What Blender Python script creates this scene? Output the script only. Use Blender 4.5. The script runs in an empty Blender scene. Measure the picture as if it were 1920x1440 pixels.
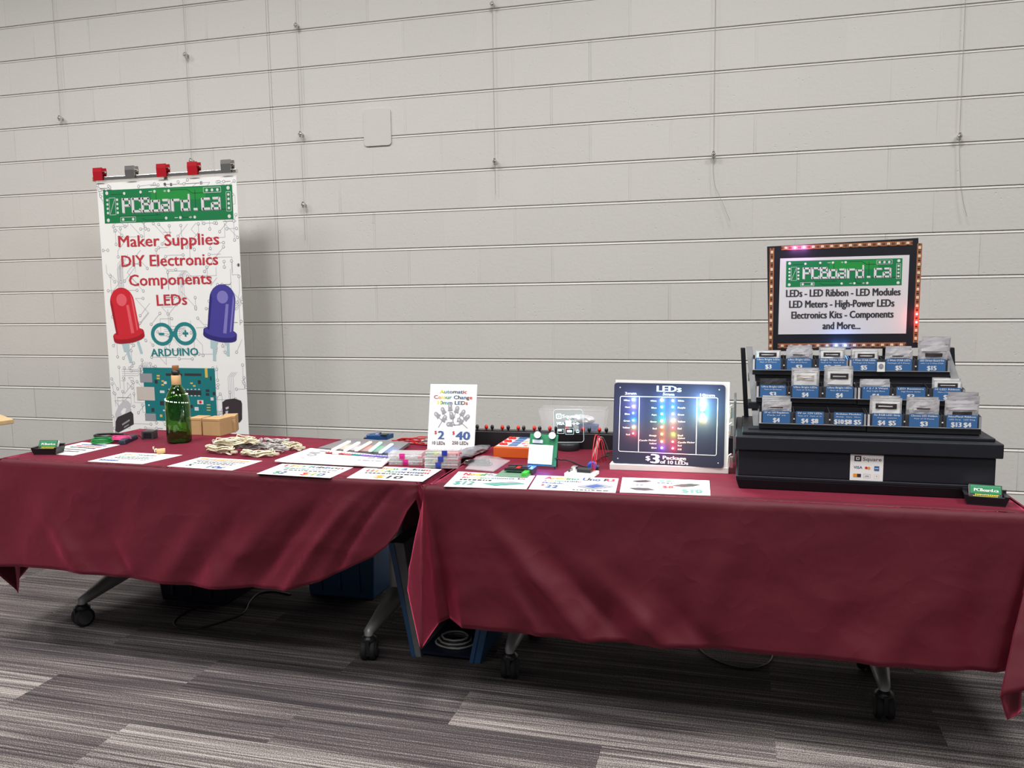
import bpy, bmesh, math, random
from mathutils import Vector, Matrix, noise
random.seed(7)
V = Vector
COL = bpy.context.scene.collection
PI = math.pi
FPX, YAW, PITCH, ROLL = 1556.93, 0.268642514, 0.109886283, -0.014301007
CAM = V((0, -4.33, 1.375))
_cy, _sy, _cp, _sp = math.cos(YAW), math.sin(YAW), math.cos(PITCH), math.sin(PITCH)
CF = V((-_sy*_cp, _cy*_cp, -_sp))
_R0 = V((_cy, _sy, 0)); _U0 = _R0.cross(CF)
CR = _R0*math.cos(ROLL) + _U0*math.sin(ROLL)
CU = _U0*math.cos(ROLL) - _R0*math.sin(ROLL)
def ray(px, py): return CF*FPX + CR*(px-960) - CU*(py-720)
def T(px, py, z=0.745):                       # point of a horizontal plane seen at a pixel
    d = ray(px, py); return CAM + d*((z-CAM.z)/d.z)
def W(px, py, Y):                            # point of the plane y=Y seen at a pixel
    d = ray(px, py); return CAM + d*((Y-CAM.y)/d.y)
def onpl(px, py, P, N):
    d = ray(px, py); return CAM + d*((P-CAM).dot(N)/d.dot(N))
TZ = 0.745                                    # top of the tablecloths

# ------------------------------------------------------------------ materials
MATS = {}
def mat(name, col, rough=.6, metal=0., spec=.5, trans=0., emit=None, es=1., alpha=1., bump=None, sheen=0., coat=0., ior=1.45, var=0.):
    if name in MATS: return MATS[name]
    m = bpy.data.materials.new(name); m.use_nodes = True; MATS[name] = m
    nt = m.node_tree; b = nt.nodes['Principled BSDF']
    b.inputs['Base Color'].default_value = (*col, 1); b.inputs['Roughness'].default_value = rough
    b.inputs['Metallic'].default_value = metal; b.inputs['Specular IOR Level'].default_value = spec
    b.inputs['Transmission Weight'].default_value = trans; b.inputs['Alpha'].default_value = alpha
    b.inputs['IOR'].default_value = ior
    b.inputs['Sheen Weight'].default_value = sheen; b.inputs['Coat Weight'].default_value = coat
    if emit: b.inputs['Emission Color'].default_value = (*emit, 1); b.inputs['Emission Strength'].default_value = es
    tc = nt.nodes.new('ShaderNodeTexCoord')
    if var:
        n = nt.nodes.new('ShaderNodeTexNoise'); n.inputs['Scale'].default_value = 30; n.inputs['Detail'].default_value = 4
        nt.links.new(tc.outputs['Object'], n.inputs['Vector'])
        mx = nt.nodes.new('ShaderNodeMix'); mx.data_type = 'RGBA'
        mx.inputs[6].default_value = (*[c*(1-var) for c in col], 1); mx.inputs[7].default_value = (*[min(1, c*(1+var)) for c in col], 1)
        nt.links.new(n.outputs['Fac'], mx.inputs[0]); nt.links.new(mx.outputs[2], b.inputs['Base Color'])
    if bump:
        n = nt.nodes.new('ShaderNodeTexNoise'); n.inputs['Scale'].default_value = bump[0]; n.inputs['Detail'].default_value = 6
        nt.links.new(tc.outputs['Object'], n.inputs['Vector'])
        bn = nt.nodes.new('ShaderNodeBump'); bn.inputs['Strength'].default_value = bump[1]; bn.inputs['Distance'].default_value = bump[2]
        nt.links.new(n.outputs['Fac'], bn.inputs['Height']); nt.links.new(bn.outputs['Normal'], b.inputs['Normal'])
    return m
def srgb(r, g, b): return tuple((c/255/12.92 if c/255 <= .04045 else ((c/255+.055)/1.055)**2.4) for c in (r, g, b))

class NT:                                    # small expression helper for node trees
    def __init__(s, nt): s.nt = nt
    def n(s, t, **kw):
        o = s.nt.nodes.new(t)
        for k, v in kw.items(): setattr(o, k, v)
        return o
    def m(s, op, a, b=None, c=None):
        o = s.n('ShaderNodeMath', operation=op)
        for i, x in enumerate((a, b, c)):
            if x is None: continue
            if isinstance(x, (int, float)): o.inputs[i].default_value = x
            else: s.nt.links.new(x, o.inputs[i])
        return o.outputs[0]
    def mix(s, f, a, b):
        o = s.n('ShaderNodeMix', data_type='RGBA')
        for i, x in ((0, f), (6, a), (7, b)):
            if isinstance(x, (int, float, tuple)): o.inputs[i].default_value = x if not isinstance(x, tuple) else (*x, 1)
            else: s.nt.links.new(x, o.inputs[i])
        return o.outputs[2]
    def L(s, a, b): s.nt.links.new(a, b)

def wall_material():
    m = bpy.data.materials.new('painted block'); m.use_nodes = True; nt = m.node_tree; e = NT(nt); b = nt.nodes['Principled BSDF']
    tc = e.n('ShaderNodeTexCoord'); sp = e.n('ShaderNodeSeparateXYZ'); e.L(tc.outputs['Object'], sp.inputs[0])
    x, z = sp.outputs[0], sp.outputs[2]
    row = e.m('FLOOR', e.m('DIVIDE', z, .2032)); par = e.m('MODULO', row, 2)
    left = e.m('LESS_THAN', x, -2.586)
    # vertical joints, shifted half a block on alternate courses; bond restarts left of the control joint
    u = e.m('DIVIDE', e.m('ADD', e.m('ADD', x, .1472+40.64), e.m('ADD', e.m('MULTIPLY', e.m('SUBTRACT', 1., par), .2032), e.m('MULTIPLY', left, .194))), .4064)
    fr = e.m('ABSOLUTE', e.m('SUBTRACT', e.m('FRACT', e.m('ADD', u, .5)), .5))
    dj = e.m('MULTIPLY', fr, .4064)
    mr = e.n('ShaderNodeMapRange', interpolation_type='SMOOTHSTEP'); mr.inputs[1].default_value = .002; mr.inputs[2].default_value = .008
    mr.inputs[3].default_value = 1; mr.inputs[4].default_value = 0; e.L(dj, mr.inputs[0])
    nz = e.n('ShaderNodeTexNoise'); nz.inputs['Scale'].default_value = 1.7; e.L(tc.outputs['Object'], nz.inputs['Vector'])
    fade = e.n('ShaderNodeMapRange'); fade.inputs[1].default_value = .42; fade.inputs[2].default_value = .66; e.L(nz.outputs['Fac'], fade.inputs[0])
    jv = e.m('MULTIPLY', mr.outputs[0], e.m('MULTIPLY', fade.outputs[0], .8))
    dc = e.m('ABSOLUTE', e.m('SUBTRACT', x, -2.586))
    mc = e.n('ShaderNodeMapRange', interpolation_type='SMOOTHSTEP'); mc.inputs[1].default_value = .004; mc.inputs[2].default_value = .010
    mc.inputs[3].default_value = 1.3; mc.inputs[4].default_value = 0; e.L(dc, mc.inputs[0])
    jj = e.m('MAXIMUM', jv, mc.outputs[0])
    n1 = e.n('ShaderNodeTexNoise'); n1.inputs['Scale'].default_value = 55; n1.inputs['Detail'].default_value = 5; e.L(tc.outputs['Object'], n1.inputs['Vector'])
    vo = e.n('ShaderNodeTexVoronoi'); vo.inputs['Scale'].default_value = 38; e.L(tc.outputs['Object'], vo.inputs['Vector'])
    pit = e.n('ShaderNodeMapRange'); pit.inputs[1].default_value = .06; pit.inputs[2].default_value = .16; e.L(vo.outputs['Distance'], pit.inputs[0])
    n2 = e.n('ShaderNodeTexNoise'); n2.inputs['Scale'].default_value = 6; e.L(tc.outputs['Object'], n2.inputs['Vector'])
    pm = e.n('ShaderNodeMapRange'); pm.inputs[1].default_value = .5; pm.inputs[2].default_value = .62; e.L(n2.outputs['Fac'], pm.inputs[0])
    pits = e.m('MULTIPLY', e.m('SUBTRACT', pit.outputs[0], 1.), pm.outputs[0])
    h = e.m('ADD', e.m('ADD', e.m('MULTIPLY', n1.outputs['Fac'], .32), e.m('MULTIPLY', pits, .35)), e.m('MULTIPLY', jj, -1.3))
    bp = e.n('ShaderNodeBump'); bp.inputs['Strength'].default_value = .8; bp.inputs['Distance'].default_value = .004
    e.L(h, bp.inputs['Height']); e.L(bp.outputs['Normal'], b.inputs['Normal'])
    # blocks differ a touch in paint tone
    wn = e.n('ShaderNodeTexWhiteNoise', noise_dimensions='2D'); cv = e.n('ShaderNodeCombineXYZ')
    e.L(e.m('FLOOR', e.m('ADD', u, 0.)), cv.inputs[0]); e.L(row, cv.inputs[1]); e.L(cv.outputs[0], wn.inputs['Vector'])
    c = e.mix(e.m('MULTIPLY', wn.outputs['Value'], .6), srgb(204, 201, 196), srgb(209, 206, 201))
    c = e.mix(e.m('MULTIPLY', n2.outputs['Fac'], .35), c, srgb(198, 197, 194))
    e.L(c, b.inputs['Base Color']); b.inputs['Roughness'].default_value = .55; b.inputs['Specular IOR Level'].default_value = .3
    return m

def carpet_material():
    m = bpy.data.materials.new('plank carpet'); m.use_nodes = True; nt = m.node_tree; e = NT(nt); b = nt.nodes['Principled BSDF']
    tc = e.n('ShaderNodeTexCoord'); sp = e.n('ShaderNodeSeparateXYZ'); e.L(tc.outputs['Object'], sp.inputs[0]); x, y = sp.outputs[0], sp.outputs[1]
    row = e.m('FLOOR', e.m('DIVIDE', e.m('ADD', y, 50.05), .2417))
    ux = e.m('ADD', e.m('ADD', x, 40.705), e.m('MULTIPLY', e.m('MODULO', row, 2), .5))
    cell = e.m('FLOOR', e.m('DIVIDE', ux, 1.008))
    cv = e.n('ShaderNodeCombineXYZ'); e.L(cell, cv.inputs[0]); e.L(row, cv.inputs[1])
    wn = e.n('ShaderNodeTexWhiteNoise', noise_dimensions='2D'); e.L(cv.outputs[0], wn.inputs['Vector'])
    def streak(sy, sx, off, det):
        c = e.n('ShaderNodeCombineXYZ'); e.L(e.m('MULTIPLY', x, sx), c.inputs[0])
        e.L(e.m('MULTIPLY', y, sy), c.inputs[1]); e.L(e.m('ADD', e.m('MULTIPLY', wn.outputs['Value'], 50.), off), c.inputs[2])
        n = e.n('ShaderNodeTexNoise'); n.inputs['Scale'].default_value = 1; n.inputs['Detail'].default_value = det; e.L(c.outputs[0], n.inputs['Vector']); return n.outputs['Fac']
    broad = streak(9, .9, 0, 1); fine = streak(95, 1.0, 9, 2); line = streak(190, 2.0, 21, 1)
    pile = e.n('ShaderNodeTexNoise'); pile.inputs['Scale'].default_value = 300; pile.inputs['Detail'].default_value = 2; e.L(tc.outputs['Object'], pile.inputs['Vector'])
    v = e.m('ADD', e.m('MULTIPLY', e.m('SUBTRACT', broad, .5), .6), e.m('MULTIPLY', e.m('SUBTRACT', fine, .5), .8))
    v = e.m('ADD', v, e.m('MULTIPLY', e.m('SUBTRACT', line, .5), .9))
    v = e.m('ADD', v, e.m('MULTIPLY', e.m('SUBTRACT', wn.outputs['Value'], .5), .30))
    v = e.m('ADD', v, e.m('MULTIPLY', e.m('SUBTRACT', pile.outputs['Fac'], .5), 1.5))
    r = e.n('ShaderNodeValToRGB'); e.L(e.m('ADD', v, .5), r.inputs[0])
    r.color_ramp.elements[0].position = 0.0; r.color_ramp.elements[0].color = (*srgb(38, 35, 39), 1)
    r.color_ramp.elements[1].position = 1.0; r.color_ramp.elements[1].color = (*srgb(163, 156, 151), 1)
    for p, c in ((.35, srgb(62, 57, 58)), (.6, srgb(91, 85, 84))):
        q = r.color_ramp.elements.new(p); q.color = (*c, 1)
    e.L(r.outputs[0], b.inputs['Base Color']); b.inputs['Roughness'].default_value = .95; b.inputs['Specular IOR Level'].default_value = .1
    bp = e.n('ShaderNodeBump'); bp.inputs['Strength'].default_value = .6; bp.inputs['Distance'].default_value = .003
    e.L(e.m('ADD', pile.outputs['Fac'], line), bp.inputs['Height']); e.L(bp.outputs['Normal'], b.inputs['Normal'])
    return m

def cloth_material():
    m = bpy.data.materials.new('maroon cloth'); m.use_nodes = True; nt = m.node_tree; e = NT(nt); b = nt.nodes['Principled BSDF']
    tc = e.n('ShaderNodeTexCoord')
    w = e.n('ShaderNodeTexNoise'); w.inputs['Scale'].default_value = 900; w.inputs['Detail'].default_value = 1; e.L(tc.outputs['Object'], w.inputs['Vector'])
    cr = e.n('ShaderNodeTexNoise'); cr.inputs['Scale'].default_value = 4.5; cr.inputs['Detail'].default_value = 3; cr.inputs['Distortion'].default_value = .15; e.L(tc.outputs['Object'], cr.inputs['Vector'])
    ri = e.m('SUBTRACT', 1., e.m('MULTIPLY', e.m('ABSOLUTE', e.m('SUBTRACT', cr.outputs['Fac'], .5)), 7.)); ri = e.m('MAXIMUM', ri, 0.)
    b1 = e.n('ShaderNodeBump'); b1.inputs['Strength'].default_value = .34; b1.inputs['Distance'].default_value = .005; e.L(ri, b1.inputs['Height'])
    b2 = e.n('ShaderNodeBump'); b2.inputs['Strength'].default_value = .25; b2.inputs['Distance'].default_value = .0006; e.L(w.outputs['Fac'], b2.inputs['Height'])
    e.L(b1.outputs['Normal'], b2.inputs['Normal']); e.L(b2.outputs['Normal'], b.inputs['Normal'])
    n = e.n('ShaderNodeTexNoise'); n.inputs['Scale'].default_value = 3; e.L(tc.outputs['Object'], n.inputs['Vector'])
    e.L(e.mix(n.outputs['Fac'], (.056, .0017, .0068), (.072, .0025, .0095)), b.inputs['Base Color'])
    b.inputs['Roughness'].default_value = .62; b.inputs['Sheen Weight'].default_value = 1.; b.inputs['Sheen Roughness'].default_value = .385
    b.inputs['Sheen Tint'].default_value = (1., .11, .23, 1); b.inputs['Specular IOR Level'].default_value = .28
    return m

M = dict(
 wall=wall_material(), carpet=carpet_material(), cloth=cloth_material(),
 ceil=mat('ceiling tile', (.8, .8, .78), .9), paper=mat('paper', (.86, .86, .84), .6), foam=mat('foam board', (.82, .8, .76), .6),
 black=mat('black paint', (.008, .009, .014), .5, var=.25, bump=(25, .2, .002)), blackp=mat('black plastic', (.015, .015, .018), .35),
 dark=mat('dark plastic', (.05, .05, .055), .4), rubber=mat('rubber', (.012, .012, .013), .7), greyframe=mat('scuffed grey edge', (.13, .135, .14), .6, var=.3),
 metal=mat('grey metal', (.34, .335, .33), .42, metal=.35), chrome=mat('chrome', (.75, .73, .7), .25, metal=1.), red=mat('red clip', (.42, .01, .02), .3),
 ink=mat('ink black', (.03, .03, .035), .6), inkr=mat('ink red', srgb(190, 50, 62), .6), inkgrey=mat('ink grey', srgb(150, 150, 158), .7),
 trace=mat('ink trace', srgb(168, 168, 180), .7), green=mat('board green', srgb(22, 120, 70), .5), green2=mat('board green light', srgb(34, 140, 62), .5),
 dgreen=mat('board trace green', srgb(12, 88, 50), .5), silver=mat('ink silver', srgb(215, 215, 215), .5), silver2=mat('ink silver shade', srgb(150, 150, 155), .5),
 teal=mat('teal ink', srgb(32, 128, 132), .6), tealb=mat('teal board', srgb(24, 118, 122), .5), ledr=mat('led red', srgb(205, 38, 52), .5), ledr2=mat('led red light', srgb(228, 95, 105), .5),
 ledr3=mat('led red dark', srgb(160, 25, 40), .5), ledb=mat('led blue', srgb(70, 64, 150), .5), ledb2=mat('led blue light', srgb(128, 122, 190), .5), ledb3=mat('led blue dark', srgb(48, 42, 115), .5),
 ledleg=mat('led leg', srgb(175, 200, 205), .5), inkbrown=mat('ink charcoal', srgb(60, 52, 56), .5), inklight=mat('ink light grey', srgb(200, 195, 200), .5), inkbeige=mat('ink beige', srgb(200, 190, 182), .5),
 inky=mat('ink gold', srgb(215, 185, 90), .5), blue=mat('label blue', srgb(62, 106, 158), .45), sgrey=mat('slate grey board', (.19, .18, .19), .5), white=mat('white', (.85, .85, .85), .5), yellow=mat('ink yellow', srgb(225, 215, 60), .5),
 card=mat('cardboard', srgb(196, 158, 112), .8, var=.08), wood=mat('pale wood', srgb(205, 175, 130), .5, var=.15), cork=mat('cork', srgb(150, 100, 65), .8, var=.3), corkl=mat('pale cork', srgb(205, 165, 115), .7),
 glass=mat('green bottle glass', (.22, .44, .12), .03, trans=1., ior=1.5), clear=mat('clear plastic', (.93, .96, .97), .12, trans=.95, ior=1.2), acrylic=mat('acrylic', (.9, .97, .98), .04, trans=1., ior=1.15),
 film=mat('clear film', (.88, .88, .9), .15, alpha=.24, spec=1.), bluebin=mat('blue bin plastic', srgb(38, 74, 112), .5), navybin=mat('navy bin plastic', srgb(16, 22, 42), .5),
 orange=mat('orange case', srgb(205, 88, 28), .45), cream=mat('cream wire', srgb(224, 214, 186), .6), greyw=mat('clear grey wire', srgb(176, 172, 170), .35, spec=.8),
 bag=mat('bag film', (.72, .71, .73), .25, metal=.35, bump=(60, .6, .003)), foil=mat('foil bag', (.42, .41, .45), .25, metal=.75, bump=(60, .9, .004)), gcable=mat('green cable', srgb(12, 120, 50), .4), pcable=mat('pink cable', srgb(200, 60, 120), .4),
 rwire=mat('red wire', srgb(190, 20, 35), .4), bwire=mat('black wire', (.02, .02, .02), .4), navy=mat('navy plastic', srgb(30, 34, 55), .4), cyanb=mat('blue circuit board', srgb(20, 70, 120), .4),
 pinkl=mat('pink latch', srgb(215, 30, 140), .35), bluel=mat('blue latch', srgb(30, 55, 150), .35), copper=mat('copper strip', srgb(165, 105, 72), .45, metal=.2, var=.2), poster=mat('poster paper', srgb(212, 208, 210), .55),
 panel=mat('navy panel', (.034, .036, .062), .35, spec=.5), wire=mat('steel wire', srgb(165, 160, 152), .5), plate=mat('painted plate', srgb(203, 200, 195), .5), pot=mat('blue trimmer', srgb(30, 80, 175), .4),
 purple=mat('purple strip', srgb(120, 90, 190), .4), bb=mat('breadboard', (.82, .82, .8), .5), pcb=mat('pcb green', srgb(40, 125, 85), .45), pcbg=mat('grey green perfboard', srgb(105, 140, 118), .5),
 bgreen=mat('green terminal', srgb(60, 180, 50), .4), inkblue=mat('ink slate blue', srgb(70, 95, 150), .6), inkteal=mat('ink soft teal', srgb(90, 150, 140), .6), inkgr=mat('ink green', srgb(70, 140, 80), .6), inkor=mat('ink orange', srgb(230, 150, 60), .6), vred=mat('circle red', srgb(215, 40, 30), .5), vorange=mat('circle orange', srgb(240, 150, 40), .5),
)
def glow(name, col, s): return mat('glow '+name, (.9, .9, .9), .4, emit=col, es=s)
RAIN = [M['inkr'], M['inkor'], M['yellow'], M['inkgr'], M['inkteal'], M['inkblue'], M['ink'], M['inkblue'], M['ink'], M['inkr']]

# ------------------------------------------------------------------ mesh builder
_gl = {}
def glyphs(s, bold=0.):
    k = (s, bold)
    if k not in _gl:
        c = bpy.data.curves.new('t', 'FONT'); c.body = s; c.resolution_u = 2; c.offset = bold
        o = bpy.data.objects.new('t', c); COL.objects.link(o)
        dg = bpy.context.evaluated_depsgraph_get(); dg.update()
        me = bpy.data.meshes.new_from_object(o.evaluated_get(dg))
        vs = [tuple(v.co[:2]) for v in me.vertices]; fs = [tuple(p.vertices) for p in me.polygons]
        bpy.data.objects.remove(o); bpy.data.curves.remove(c); bpy.data.meshes.remove(me)
        xs = [v[0] for v in vs] or [0, 1]
        _gl[k] = (vs, fs, min(xs), max(xs))
    return _gl[k]
class MB:
    def __init__(s): s.v = []; s.f = []; s.m = []; s.ms = []; s.smooth = []
    def mi(s, m):
        if m not in s.ms: s.ms.append(m)
        return s.ms.index(m)
    def add(s, vs, fs, m, smooth=False):
        o = len(s.v); s.v += [tuple(v) for v in vs]; k = s.mi(m)
        for f in fs: s.f.append(tuple(i+o for i in f)); s.m.append(k); s.smooth.append(smooth)
        return s
    def box(s, a, b, m, X=None):
        (x0, y0, z0), (x1, y1, z1) = a, b
        vs = [V((x, y, z)) for z in (z0, z1) for y in (y0, y1) for x in (x0, x1)]
        if X: vs = [X @ v for v in vs]
        return s.add(vs, [(0, 2, 3, 1), (4, 5, 7, 6), (0, 1, 5, 4), (2, 6, 7, 3), (0, 4, 6, 2), (1, 3, 7, 5)], m)
    def hexa(s, bot, top, m):                # bottom quad (ccw) and top quad
        return s.add(list(bot)+list(top), [(3, 2, 1, 0), (4, 5, 6, 7), (0, 1, 5, 4), (1, 2, 6, 5), (2, 3, 7, 6), (3, 0, 4, 7)], m)
    def poly(s, pts, m): return s.add(pts, [tuple(range(len(pts)))], m)
    def slab(s, pts, n, t, m, me=None):      # polygon pts, extruded back by t along -n
        k = len(pts); n = V(n)
        s.add(pts, [tuple(range(k))], m)
        back = [V(p)-n*t for p in pts]
        s.add(list(pts)+back, [tuple(range(2*k-1, k-1, -1))]+[(i, k+i, k+(i+1) % k, (i+1) % k) for i in range(k)], me or m)
        return s
    def tube(s, pts, r, m, n=6, closed=False, cap=True):
        pts = [V(p) for p in pts]; k = len(pts); vs = []; 
        up = V((0, 0, 1)); prev = None
        rs = r if isinstance(r, (list, tuple)) else [r]*k
        for i, p in enumerate(pts):
            a = pts[(i-1) % k] if (closed or i) else p; b = pts[(i+1) % k] if (closed or i < k-1) else p
            d = (b-a); d = d.normalized() if d.length > 1e-9 else V((0, 0, 1))
            if prev is None:
                q = up if abs(d.z) < .9 else V((1, 0, 0)); x = d.cross(q).normalized()
            else:
                x = (prev - d*prev.dot(d)); x = x.normalized() if x.length > 1e-6 else d.orthogonal().normalized()
            prev = x; y = d.cross(x)
            vs += [p+(x*math.cos(2*PI*j/n)+y*math.sin(2*PI*j/n))*rs[i] for j in range(n)]
        fs = []
        for i in range(k if closed else k-1):
            a, b = i*n, ((i+1) % k)*n
            fs += [(a+j, a+(j+1) % n, b+(j+1) % n, b+j) for j in range(n)]
        s.add(vs, fs, m, True)
        if cap and not closed:
            s.add(vs[:n], [tuple(range(n-1, -1, -1))], m); s.add(vs[-n:], [tuple(range(n))], m)
        return s
    def lathe(s, prof, m, n=24, X=None, cap=True):
        X = X or Matrix(); vs = []
        for r, z in prof: vs += [X @ V((r*math.cos(2*PI*j/n), r*math.sin(2*PI*j/n), z)) for j in range(n)]
        fs = [(i*n+j, i*n+(j+1) % n, (i+1)*n+(j+1) % n, (i+1)*n+j) for i in range(len(prof)-1) for j in range(n)]
        s.add(vs, fs, m, True)
        if cap:
            s.add(vs[:n], [tuple(range(n-1, -1, -1))], m); s.add(vs[-n:], [tuple(range(n))], m)
        return s
    def grid(s, f, nu, nv, m, smooth=True, flip=False):
        vs = [f(i/nu, j/nv) for j in range(nv+1) for i in range(nu+1)]
        fs = []
        for j in range(nv):
            for i in range(nu):
                a = j*(nu+1)+i; q = (a, a+1, a+nu+2, a+nu+1); fs.append(q[::-1] if flip else q)
        return s.add(vs, fs, m, smooth)
    def text(s, body, P0, P1, h, n, m, bold=0., sl=0.):   # baseline P0->P1, cap height h, plane normal n
        if bold:
            e = V(P1)-V(P0); e = e.normalized()*(bold*h*.9)
            for q in (-1, 1): s.text(body, V(P0)+e*q+V(n)*.00005*q, V(P1)+e*q+V(n)*.00005*q, h, n, m)
            return s
        vs, fs, x0, x1 = glyphs(body); P0 = V(P0); P1 = V(P1); d = P1-P0
        up = V(n).cross(d).normalized(); k = 1/max(1e-6, x1-x0); cap = h/.70
        pts = [P0+d*((x-x0)*k)+up*(y*cap)+V(n)*0 for x, y in vs]
        if isinstance(m, list):
            for f in fs:
                cx = sum(vs[i][0] for i in f)/len(f); t = min(.999, max(0, (cx-x0)*k))
                s.add([pts[i] for i in f], [tuple(range(len(f)))], m[int(t*len(m))])
        else: s.add(pts, fs, m)
        return s
    def build(s, name, parent=None, loc=None, bevel=0., solid=0.):
        me = bpy.data.meshes.new(name)
        if loc is None:
            xs, ys, zs = zip(*s.v); loc = ((min(xs)+max(xs))/2, (min(ys)+max(ys))/2, min(zs))
        me.from_pydata([tuple(V(v)-V(loc)) for v in s.v], [], s.f); me.update()
        for m in s.ms: me.materials.append(m)
        for i, p in enumerate(me.polygons): p.material_index = s.m[i]; p.use_smooth = s.smooth[i]
        o = bpy.data.objects.new(name, me); COL.objects.link(o); o.location = loc
        if parent is not None:
            o.parent = parent; q = parent; w = V((0, 0, 0))
            while q is not None: w += q.location; q = q.parent
            o.location = V(loc) - w
        if bevel:
            b = o.modifiers.new('b', 'BEVEL'); b.width = bevel; b.segments = 2; b.limit_method = 'ANGLE'
        if solid:
            b = o.modifiers.new('s', 'SOLIDIFY'); b.thickness = solid; b.offset = 0
        return o
def tag(o, label, cat, group=None):
    o['label'] = label; o['category'] = cat
    if group: o['group'] = group
    return o
def thing(name, label, cat, loc, group=None):
    o = bpy.data.objects.new(name, None); COL.objects.link(o); o.location = loc; o.empty_display_size = .05
    return tag(o, label, cat, group)
def struct(o): o['kind'] = 'structure'; return o
class Frame:                                  # a flat rectangle: bottom-left, bottom-right, top-left
    def __init__(s, BL, BR, TL):
        s.o = V(BL); s.u = V(BR)-s.o; s.w = V(TL)-s.o; s.n = s.u.cross(s.w).normalized()
        s.w = s.w - s.u*(s.w.dot(s.u)/s.u.length_squared)     # keep it a true rectangle
        s.W = s.u.length; s.H = s.w.length
    def p(s, a, b, k=0.): return s.o+s.u*a+s.w*b+s.n*k
    def rect(s, mb, a0, b0, a1, b1, m, k=.0006): mb.poly([s.p(a0, b0, k), s.p(a1, b0, k), s.p(a1, b1, k), s.p(a0, b1, k)], m)
    def slab(s, mb, t, m, me=None, r=0.):
        if r:
            pts = []
            ra, rb = r/s.W, r/s.H
            for cx, cy, a0 in ((1-ra, rb, -PI/2), (1-ra, 1-rb, 0), (ra, 1-rb, PI/2), (ra, rb, PI)):
                for k in range(5):
                    a = a0+k*PI/8; pts.append(s.p(cx+ra*math.cos(a), cy+rb*math.sin(a)))
        else: pts = [s.p(0, 0), s.p(1, 0), s.p(1, 1), s.p(0, 1)]
        mb.slab(pts, s.n, t, m, me)
    def text(s, mb, body, a, b, wd, h, m, k=.0012, bold=0., al='c'):   # a,b fractions; wd fraction of width; h in fraction of height
        a0 = a-wd/2 if al == 'c' else a
        mb.text(body, s.p(a0, b, k), s.p(a0+wd, b, k), h*s.H, s.n, m, bold)
    def disc(s, mb, a, b, r, m, k=.0008, n=14, ri=0., sx=1.):
        c = s.p(a, b, k); U = s.u.normalized()*sx; Wv = s.w.normalized()
        o = [c+U*(r*math.cos(2*PI*i/n))+Wv*(r*math.sin(2*PI*i/n)) for i in range(n)]
        if ri:
            q = [c+U*(ri*math.cos(2*PI*i/n))+Wv*(ri*math.sin(2*PI*i/n)) for i in range(n)]
            mb.add(o+q, [(i, (i+1) % n, n+(i+1) % n, n+i) for i in range(n)], m)
        else: mb.poly(o, m)
    def line(s, mb, pts, w, m, k=.0005):       # pts in fractions, w metres
        for (a, b), (c, d) in zip(pts, pts[1:]):
            A, B = s.p(a, b, k), s.p(c, d, k); t = (B-A)
            if t.length < 1e-6: continue
            q = s.n.cross(t).normalized()*(w/2); mb.poly([A-q, B-q, B+q, A+q], m)
    def inv(s, P):
        d = V(P)-s.o; return d.dot(s.u)/s.u.length_squared, d.dot(s.w)/s.w.length_squared
    def px(s, x, y): return s.inv(onpl(x, y, s.o, s.n))
def greek(fr, mb, a0, a1, b, h, m, k=.0011, seed=0):     # a line of print too small to read
    rnd = random.Random(seed); a = a0
    while a < a1:
        w = rnd.uniform(.02, .07); fr.rect(mb, a, b, min(a+w, a1), b+h, m, k); a += w+.014

# ------------------------------------------------------------------ the setting
mb = MB(); C = .2032; prof = []
for k in range(0, 23):                       # block courses with raked bed joints
    z = k*C
    if k: prof += [(0, z-.0125), (-.0028, z-.0105), (.0045, z-.0012), (.007, z-.0008), (.007, z+.0022), (0, z+.0034)]
    else: prof += [(0, 0)]
prof.append((0, 4.6))
vs = []; fs = []
for y, z in prof: vs += [(-8, y, z), (6, y, z)]
fs = [(2*i, 2*i+1, 2*i+3, 2*i+2) for i in range(len(prof)-1)]
mb.add(vs, fs, M['wall']); mb.box((-8, .02, 0), (6, .2, 4.6), M['ceil'])
struct(mb.build('wall_back', loc=(0, 0, 0)))
mb = MB(); mb.box((-8, -9, -.1), (6, .2, 0), M['carpet']); struct(mb.build('floor', loc=(0, 0, 0)))
mb = MB(); mb.box((-8, -9, 4.6), (6, .2, 4.7), M['ceil']); struct(mb.build('ceiling', loc=(0, 0, 4.6)))

# blanking plate over an old box in the wall
P = [W(681, 206, -.004), W(681, 275, -.004), W(734, 272, -.004), W(734, 203, -.004)]
x0, x1 = P[0].x, P[2].x; z0, z1 = P[1].z, P[0].z
mb = MB(); pts = []
for cx, cz, a0 in ((x1-.018, z0+.018, -PI/2), (x1-.018, z1-.018, 0), (x0+.018, z1-.018, PI/2), (x0+.018, z0+.018, PI)):
    for k in range(5): a = a0+k*PI/8; pts.append(V((cx+.018*math.cos(a), -.0075, cz+.018*math.sin(a))))
mb.slab(pts, (0, -1, 0), .0075, M['plate'])
tag(mb.build('blanking_plate'), 'blank rectangular cover plate painted over like the block wall', 'cover plate')

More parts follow.
